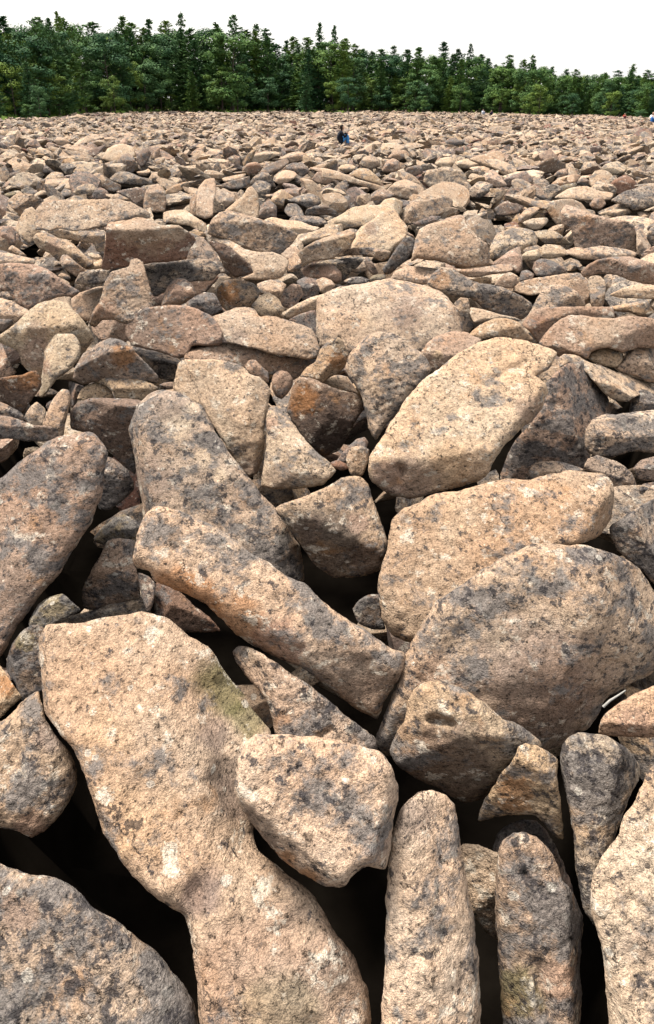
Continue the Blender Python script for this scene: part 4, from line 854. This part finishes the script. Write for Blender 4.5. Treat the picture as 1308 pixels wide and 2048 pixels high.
# ------------------------------------------------------------------ trees
def leaf_mat(name, c1, c2):
    mt, nt, b = mat_new(name)
    oi = N(nt, 'ShaderNodeObjectInfo'); geo = N(nt, 'ShaderNodeNewGeometry')
    n1 = noise_tex(nt, geo.outputs['Position'], 0.9, 4, 0.6)
    c = mixc(nt, ramp(nt, n1, [(0.35, 0.0), (0.68, 1.0)]), c1, c2)
    c = mixc(nt, 1.0, c, ramp(nt, oi.outputs['Random'], [(0.0, (0.50, 0.68, 0.85)), (0.35, (0.85, 0.92, 0.95)), (0.7, (1.1, 1.1, 0.8)), (1.0, (1.7, 1.35, 0.7))]), 'MULTIPLY')
    nt.links.new(c, b.inputs['Base Color'])
    b.inputs['Roughness'].default_value = 0.7
    b.inputs['Subsurface Weight'].default_value = 0.0
    return mt
CONIFER = leaf_mat('conifer_needles', (0.024, 0.066, 0.024), (0.085, 0.150, 0.042))
LEAFY = leaf_mat('broad_leaves', (0.028, 0.074, 0.028), (0.100, 0.170, 0.048))
BARK = plain('bark', (0.07, 0.055, 0.045), 0.4, 6.0)

def quads(name, pos, nor, size, mat, rng, along=None):
    k = len(pos)
    nor = nor / np.maximum(np.linalg.norm(nor, axis=1), 1e-6)[:, None]
    r = rng.normal(size=(k, 3))
    u = np.cross(nor, r); u /= np.maximum(np.linalg.norm(u, axis=1), 1e-6)[:, None]
    asp0 = (.55, 1.0)
    if along is not None:
        u = along / np.maximum(np.linalg.norm(along, axis=1), 1e-6)[:, None]; nor = np.cross(u, r); nor /= np.maximum(np.linalg.norm(nor, axis=1), 1e-6)[:, None]; asp0 = (.22, .45)
    v = np.cross(nor, u)
    s = np.asarray(size)[:, None]
    asp = rng.uniform(*asp0, k)[:, None]
    V = np.stack([pos + (-u) * s, pos - v * s * asp * .8, pos + u * s * 1.1, pos + v * s * asp], 1).reshape(-1, 3)
    F = np.arange(k * 4).reshape(k, 4)
    return mesh_np(name, V, F, mat, smooth=False)
def trunk_mesh(name, h, r, lean, rng, limbs=6):
    bm = bmesh.new()
    def tube(p, q, r1, r2, seg=6):
        p, q = Vector(p), Vector(q); ax = (q - p).normalized(); s = ax.orthogonal().normalized(); t = ax.cross(s)
        a = [bm.verts.new(p + (s * math.cos(i * 6.2832 / seg) + t * math.sin(i * 6.2832 / seg)) * r1) for i in range(seg)]
        b = [bm.verts.new(q + (s * math.cos(i * 6.2832 / seg) + t * math.sin(i * 6.2832 / seg)) * r2) for i in range(seg)]
        for i in range(seg): bm.faces.new((a[i], a[(i + 1) % seg], b[(i + 1) % seg], b[i]))
    pts = [Vector((lean * z * z, lean * .4 * z, z * h)) for z in np.linspace(-0.04, 1, 7)]
    for i in range(6): tube(pts[i], pts[i + 1], r * (1 - i / 6.6), r * (1 - (i + 1) / 6.6))
    for i in range(limbs):
        z = rng.uniform(.25, .85); a = rng.uniform(0, 6.28); L = .17 * (1.1 - z) + .05
        p = Vector((lean * z * z, lean * .4 * z, z * h)); tube(p, p + Vector((math.cos(a) * L, math.sin(a) * L, L * .35)), r * .3, r * .1, 4)
    me = bpy.data.meshes.new(name); bm.to_mesh(me); bm.free(); me.materials.append(BARK)
    return me
def conifer_proto(i):
    rng = np.random.default_rng(100 + i)
    wid = rng.uniform(.14, .22); pos, nor, siz, alo = [], [], [], []
    lev = .12 + .87 * np.linspace(0, 1, 26) ** .85
    for z in lev:
        R = wid * (1 - z) ** 0.62 + .016
        nb = rng.integers(5, 8); a0 = rng.uniform(0, 6.28)
        for b in range(nb):
            if rng.random() < .10: continue
            a = a0 + b * 6.283 / nb + rng.normal(0, .3); L = R * rng.uniform(.45, 1.25); zj = rng.normal(0, .016)
            m_ = max(10, int(36 * L / .18))
            t = rng.uniform(.12, 1, m_)
            x = np.cos(a) * t * L + rng.normal(0, .008, m_); y = np.sin(a) * t * L + rng.normal(0, .008, m_)
            zz = min(z + zj, .985) + .02 - t * t * L * .3 + t * L * .12 + rng.normal(0, .009, m_)
            pos.append(np.stack([x, y, zz], 1)); nor.append(np.stack([np.cos(a) * .5 + rng.normal(0, .35, m_), np.sin(a) * .5 + rng.normal(0, .35, m_), 0.8 + rng.normal(0, .3, m_)], 1))
            alo.append(np.stack([np.cos(a) + rng.normal(0, .45, m_), np.sin(a) + rng.normal(0, .45, m_), .35 + rng.normal(0, .4, m_)], 1))
            siz.append(rng.uniform(.013, .027, m_) * (0.85 + .4 * (1 - z)))
    me = quads('crown', np.vstack(pos), np.vstack(nor), np.concatenate(siz), CONIFER, rng, np.vstack(alo))
    return me, trunk_mesh('trunk', .95, .011, rng.normal(0, .01), rng)
def leafy_proto(i):
    rng = np.random.default_rng(200 + i)
    pos, nor, siz = [], [], []
    for c in range(26):
        z = rng.uniform(.24, .92); R = .24 * math.sqrt(max(0.05, 1 - ((z - .5) / .52) ** 2))
        a = rng.uniform(0, 6.28); q = R * rng.uniform(.35, 1.0)
        cc = np.array([math.cos(a) * q, math.sin(a) * q, z]); cr = rng.uniform(.045, .11)
        m_ = 240
        d = rng.normal(size=(m_, 3)); d /= np.linalg.norm(d, axis=1)[:, None]
        rad_ = cr * rng.uniform(.55, 1.1, m_)[:, None]
        pos.append(cc + d * rad_ * np.array([1.1, 1.1, .75])); nor.append(d + np.array([0, 0, .5]) + rng.normal(0, .35, (m_, 3))); siz.append(rng.uniform(.006, .014, m_))
    me = quads('crown', np.vstack(pos), np.vstack(nor), np.concatenate(siz), LEAFY, rng)
    return me, trunk_mesh('trunk', .8, .016, rng.normal(0, .02), rng, 9)
CP = [conifer_proto(i) for i in range(12)]
LP = [leafy_proto(i) for i in range(9)]
TR = np.random.default_rng(77)
def tree(px, ytop, back, kind, label, group, w=1.0, ybase=None, cat='tree', proto=None):
    yb = tree_line_y(px) if ybase is None else ybase
    p = at_z(px, yb, 0.0); p = p * np.array([1, 1, 0]); dist = np.linalg.norm(p)
    p = p * (dist + back) / dist
    dtop = rays([(px, ytop)])[0]
    h = CAM_H + dtop[2] / math.hypot(dtop[0], dtop[1]) * (dist + back) + 0.5
    src = (CP if kind == 'c' else LP); cm, tm = src[TR.integers(len(src)) if proto is None else proto]
    nm = {'tree': 'conifer_tree' if kind == 'c' else 'broadleaf_tree', 'shrub': 'shrub'}[cat]
    e = bpy.data.objects.new(nm, None); COL.objects.link(e); e.empty_display_size = .5
    e.location = (p[0], p[1], -0.5); e.rotation_euler = (0, 0, TR.uniform(0, 6.28))
    ws = h * w * TR.uniform(.9, 1.15)
    e.scale = (ws, ws, h)
    new_obj('trunk', tm, e); new_obj('crown', cm, e)
    tag(e, label, cat, group)
    return e
SKY = [(8, 20, .8, 'slim dark spruce spire rising at the far left end of the treeline'), (33, 40, 1, ''), (58, 44, .9, ''), (85, 34, .9, ''), (106, 38, 1, ''), (126, 34, .9, ''),
       (137, 30, .8, 'narrow twin-tipped conifer top left, just before the first small gap in the skyline'), (163, 35, 1.1, ''), (199, 48, 1.1, ''), (220, 50, .9, ''), (231, 40, .8, ''), (256, 37, .9, ''), (275, 46, 1.2, ''), (296, 56, 1, ''),
       (308, 38, .9, ''), (344, 41, 1, ''), (373, 34, .8, 'pointed dark conifer left of the tall one that tops the treeline'), (393, 58, 1, ''), (422, 48, .8, ''), (438, 52, .8, ''),
       (475, 37, 1.0, 'tallest conifer of the left half, rising above its neighbours left of centre'), (500, 62, 1.2, ''), (517, 55, 1.1, 'bushy conifer right of the tallest one, before the treeline drops'), (534, 58, 1, ''), (556, 86, 1.1, ''), (576, 82, .8, ''), (590, 76, .8, ''),
       (612, 80, 1, ''), (639, 52, .75, 'thin conifer spire with bare tiers standing above the treeline at centre'), (668, 57, .65, 'second thin spire, just right of the bare-tiered one at centre'), (692, 81, .9, ''), (708, 90, 1.2, ''), (733, 84, .9, ''), (758, 97, 1.2, ''), (780, 94, 1.2, ''),
       (814, 100, 1.1, ''), (834, 97, .9, ''), (856, 100, 1, ''), (880, 90, 1.1, 'pointed conifer right of centre with a curved tip'), (906, 103, 1.1, ''), (932, 93, .8, 'open spreading-topped pine right of centre above the treeline'), (959, 107, 1.1, ''), (985, 119, 1.2, ''),
       (1010, 113, 1.1, ''), (1036, 124, 1, ''), (1058, 116, .8, ''), (1072, 122, .8, ''), (1095, 136, 1.2, ''), (1125, 138, 1.3, ''), (1146, 138, 1.3, ''), (1168, 143, 1.3, ''), (1192, 140, 1.1, ''), (1226, 142, 1.2, ''), (1252, 133, 1.2, 'small conifer poking up near the right end of the treeline'),
       (1278, 144, 1.3, ''), (1302, 144, 1.3, ''), (1330, 142, 1.3, ''), (-30, 45, 1, ''), (-60, 38, 1, '')]
def seg(x): return 'left' if x < 440 else ('middle' if x < 880 else 'right')
for x, yt, w, lab in SKY:
    s_ = seg(x)
    if lab: kd, ww, yy = 'c', w * 1.0, yt - 3
    elif TR.random() < .22: kd, ww, yy = 'l', w * 1.05, yt + TR.uniform(0, 8)
    else: kd, ww, yy = 'c', w * TR.uniform(1.2, 1.8), yt + TR.uniform(-3, 5)
    tree(x + TR.uniform(-4, 4) * (not lab), yy, 14 + TR.uniform(-3, 5), kd, lab or ('dark green conifer with a pointed top along the %s part of the skyline' if kd == 'c' else 'green round-topped tree along the %s part of the skyline') % s_,
         'distinct skyline conifers' if lab else ('skyline conifers, %s part' if kd == 'c' else 'round-topped skyline trees, %s part') % s_, w=ww)
def skyline(x):
    return np.interp(x, [q[0] for q in sorted(SKY)], [q[1] for q in sorted(SKY)])
x = -70.0
while x < 1390:        # fuller trees just below the skyline
    yb = tree_line_y(x); hh = yb - skyline(x)
    tree(x, skyline(x) + hh * TR.uniform(.03, .20), 9 + TR.uniform(-2, 3), 'c' if TR.random() < .72 else 'l', 'dense green tree packed just below the skyline, %s part of the treeline' % seg(x), 'trees packed below the skyline, %s part' % seg(x), w=1.25)
    x += hh * .135
x = -70.0
while x < 1390:        # leafy front rank
    yb = tree_line_y(x); hh = yb - skyline(x)
    tree(x, skyline(x) + hh * TR.uniform(.34, .60), 4 + TR.uniform(-1.5, 2), 'l' if TR.random() < .6 else 'c', 'low green tree of the front rank, %s part of the treeline' % seg(x), 'front rank of low trees, %s part' % seg(x), w=1.35)
    x += hh * .17
for x, yt, w, lab in ((82, 168, 1.0, 'yellowish leafy sapling at the foot of the left treeline'), (345, 203, 1.6, 'round bush at the forest foot, left of centre'), (845, 190, 1.2, 'pale leafy bush at the forest foot right of the seated person'),
                      (1280, 217, 2.2, 'bright green low bush at the forest foot near the right edge'), (255, 205, 1.5, 'dark low bush at the forest foot left of the round bush'), (60, 205, 1.5, 'bright green low bush at the forest foot near the left edge')):
    tree(x, yt, 1.0, 'l', lab, 'bushes at the forest foot', w=w, cat='shrub')
def understorey():
    rng = np.random.default_rng(9); k = 26000
    x = rng.uniform(-120, 1430, k); yb = tree_line_y(x); hh = yb - skyline(x)
    fr = rng.uniform(0, 1, k) ** 1.2
    back = 6 + rng.uniform(0, 16, k)
    lim = np.where(rng.random(k) < .12, .05, .80)
    fr = fr * lim; back = np.where(lim < .2, rng.uniform(2.0, 7, k), back + 6)
    pos = []
    d = rays(np.stack([x, yb], 1)); t = (0 - CAM_H) / d[:, 2]
    G = CPOS + d * t[:, None]; dist = np.hypot(G[:, 0], G[:, 1])
    sc = (dist + back) / dist
    H = hh * .81 / FPX * (dist + back)
    P = np.stack([G[:, 0] * sc, G[:, 1] * sc, fr * H - .4], 1)
    nor = rng.normal(size=(k, 3)) + np.array([0, -.3, .6])
    me = quads('woodland', P, nor, rng.uniform(.25, .55, k), LEAFY, rng)
    o = new_obj('woodland', me)
    tag(o, 'dark woodland interior and undergrowth behind the front trees', 'woodland', kind='stuff')
understorey()

# ------------------------------------------------------------------ people
def cloth(name, c): return plain(name, c, .2, 25.0)
SKIN = cloth('skin', (0.45, 0.28, 0.20)); HAIR = cloth('dark_hair', (0.02, 0.016, 0.013)); SHOE = cloth('shoe', (0.05, 0.04, 0.035))
def person(base, yaw, label, top, legs, scale=1.0, grp=None):
    # joints of a seated figure: sits at the origin, faces +X, knees raised, forearms on the knees
    J = {'pel': (0, 0, .12, .15, .17), 'bel': (-.02, 0, .28, .14, .17), 'che': (.03, 0, .45, .16, .21), 'nek': (.09, 0, .60, .075, .075), 'hd0': (.12, 0, .66, .09, .085), 'hd1': (.145, 0, .75, .125, .11), 'hd2': (.13, 0, .84, .08, .08)}
    E = [('pel', 'bel'), ('bel', 'che'), ('che', 'nek'), ('nek', 'hd0'), ('hd0', 'hd1'), ('hd1', 'hd2')]
    for s, q in ((1, 'L'), (-1, 'R')):
        J.update({'hip' + q: (.06, .10 * s, .11, .10, .10), 'kne' + q: (.36, .13 * s, .44, .078, .078), 'cal' + q: (.40, .13 * s, .24, .07, .07), 'ank' + q: (.41, .13 * s, .05, .048, .048), 'toe' + q: (.57, .15 * s, .02, .038, .045),
                  'sho' + q: (.05, .19 * s, .55, .07, .07), 'elb' + q: (.20, .25 * s, .36, .055, .055), 'wri' + q: (.36, .12 * s, .53, .036, .036), 'pal' + q: (.43, .07 * s, .53, .04, .022)})
        E += [('pel', 'hip' + q), ('hip' + q, 'kne' + q), ('kne' + q, 'cal' + q), ('cal' + q, 'ank' + q), ('ank' + q, 'toe' + q), ('che', 'sho' + q), ('sho' + q, 'elb' + q), ('elb' + q, 'wri' + q), ('wri' + q, 'pal' + q)]
        for f, (dy, L) in enumerate(((-.028, .07), (-.01, .085), (.008, .08), (.025, .06))):
            J['f%d%s' % (f, q)] = (.43 + L, (.07 + dy) * s, .505, .010, .010); E.append(('pal' + q, 'f%d%s' % (f, q)))
        J['th' + q] = (.42, .03 * s, .565, .011, .011); E.append(('pal' + q, 'th' + q))
    names = list(J); ix = {k: i for i, k in enumerate(names)}
    me = bpy.data.meshes.new('person'); me.from_pydata([J[k][:3] for k in names], [(ix[a], ix[b]) for a, b in E], [])
    tmp = bpy.data.objects.new('person', me); COL.objects.link(tmp)
    md = tmp.modifiers.new('skin', 'SKIN'); sk = me.skin_vertices[0].data
    for k in names: sk[ix[k]].radius = J[k][3:]; sk[ix[k]].use_root = (k == 'pel')
    tmp.modifiers.new('sub', 'SUBSURF').levels = 2
    dg = bpy.context.evaluated_depsgraph_get()
    body = bpy.data.meshes.new_from_object(tmp.evaluated_get(dg))
    bpy.data.objects.remove(tmp)
    for mt in (top, legs, SKIN, SHOE, HAIR): body.materials.append(mt)
    A = np.array([J[a][:3] for a, b in E]); Bq = np.array([J[b][:3] for a, b in E])
    for p in body.polygons:
        c = np.array(p.center); ab = Bq - A
        t = np.clip(((c - A) * ab).sum(1) / (ab * ab).sum(1), 0, 1)
        i = int(np.argmin(np.linalg.norm(c - A - t[:, None] * ab, axis=1))); b_ = E[i][1]
        k = 0
        if b_[:3] in ('kne', 'cal', 'ank') and c[0] > .14: k = 1
        if b_[:3] == 'toe': k = 3
        if b_[:2] in ('hd', 'th', 'f0', 'f1', 'f2', 'f3') or b_[:3] == 'pal': k = 2
        if b_[:2] == 'hd' and (c[2] > .82 or c[0] < .12): k = 4
        p.material_index = k; p.use_smooth = True
    o = new_obj('person', body); o.location = base; o.rotation_euler = (0, 0, yaw); o.scale = (scale,) * 3
    # nose and hair
    bm = bmesh.new(); bmesh.ops.create_icosphere(bm, subdivisions=2, radius=.1)
    for v in list(bm.verts):
        v.co = Vector((v.co.x * 1.12 + .115, v.co.y * 1.1, v.co.z * 1.1 + .785))
    bmesh.ops.delete(bm, geom=[v for v in bm.verts if v.co.x > .17 and v.co.z < .82], context='VERTS')
    hm = bpy.data.meshes.new('hair'); bm.to_mesh(hm); bm.free(); hm.materials.append(HAIR)
    new_obj('hair', hm, o)
    tag(o, label, 'person', grp)
    return o
p = at_z(679, 289, 0.12)
person(p, rad(12), 'person in dark jacket and blue jeans sitting on a boulder, knees drawn up', cloth('dark_jacket', (0.012, 0.014, 0.02)), cloth('blue_jeans', (0.05, 0.20, 0.44)), 0.98, 'people on the boulder field')
p = at_z(965, 229.5, 0.3); person(p, rad(-60), 'tiny distant person in white sitting at the forest foot right of centre', cloth('white_shirt', (.75, .78, .82)), cloth('grey_trousers', (.30, .33, .4)), .85, 'people on the boulder field')
p = at_z(984, 230.5, 0.3); person(p, rad(200), 'tiny distant person in dark clothes beside the one in white', cloth('dark_purple_coat', (.03, .02, .05)), cloth('black_trousers', (.02, .02, .03)), .75, 'people on the boulder field')
p = at_z(1248, 238, 0.2); person(p, rad(-90), 'tiny distant person in red near the right end of the treeline', cloth('red_coat', (.45, .06, .04)), cloth('dark_red_trousers', (.12, .04, .05)), .75, 'people on the boulder field')
p = at_z(1304, 246, 0.25); person(p, rad(-100), 'distant person in white shirt and blue shorts at the right edge', cloth('bright_shirt', (.82, .82, .8)), cloth('blue_shorts', (.04, .16, .45)), 1.15, 'people on the boulder field')

# ------------------------------------------------------------------ twig and stick
def stick(name, pts, r, mat, label, cat):
    bm = bmesh.new(); rings = []
    P = [Vector(q) for q in pts]
    for i, q in enumerate(P):
        ax = (P[min(i + 1, len(P) - 1)] - P[max(i - 1, 0)]).normalized(); s = ax.orthogonal().normalized(); t = ax.cross(s)
        rr = r * (1 - .5 * i / (len(P) - 1))
        rings.append([bm.verts.new(q + (s * math.cos(a) + t * math.sin(a)) * rr) for a in np.linspace(0, 6.2832, 9)[:-1]])
    for a, b in zip(rings, rings[1:]):
        for i in range(8): bm.faces.new((a[i], a[(i + 1) % 8], b[(i + 1) % 8], b[i]))
    bm.faces.new(rings[0][::-1]); bm.faces.new(rings[-1])
    me = bpy.data.meshes.new(name); bm.to_mesh(me); bm.free(); me.materials.append(mat)
    loc = P[0].copy()
    for v in me.vertices: v.co -= loc
    o = new_obj(name, me); o.location = loc
    return tag(o, label, cat)
def on_ray(px, py, t): return tuple(CPOS + rays([(px, py)])[0] * t)
stick('bleached_twig', [on_ray(1206, 1414, 2.62), on_ray(1220, 1401, 2.62), on_ray(1236, 1391, 2.63), on_ray(1251, 1381, 2.64)], .0045, plain('bleached_wood', (.26, .25, .22), .2, 60), 'short bleached twig lying at the lower right of the huge speckled boulder', 'twig')
b0 = at_z(697, 270, 0.0)
stick('stick', [tuple(b0), tuple(b0 + np.array([.01, 0, .6])), tuple(b0 + np.array([-.01, 0, 1.1])), tuple(b0 + np.array([-.03, 0, 1.62]))], .016, plain('dead_wood', (.10, .08, .06), .3, 30), 'thin bare upright stick beyond the seated person', 'stick')
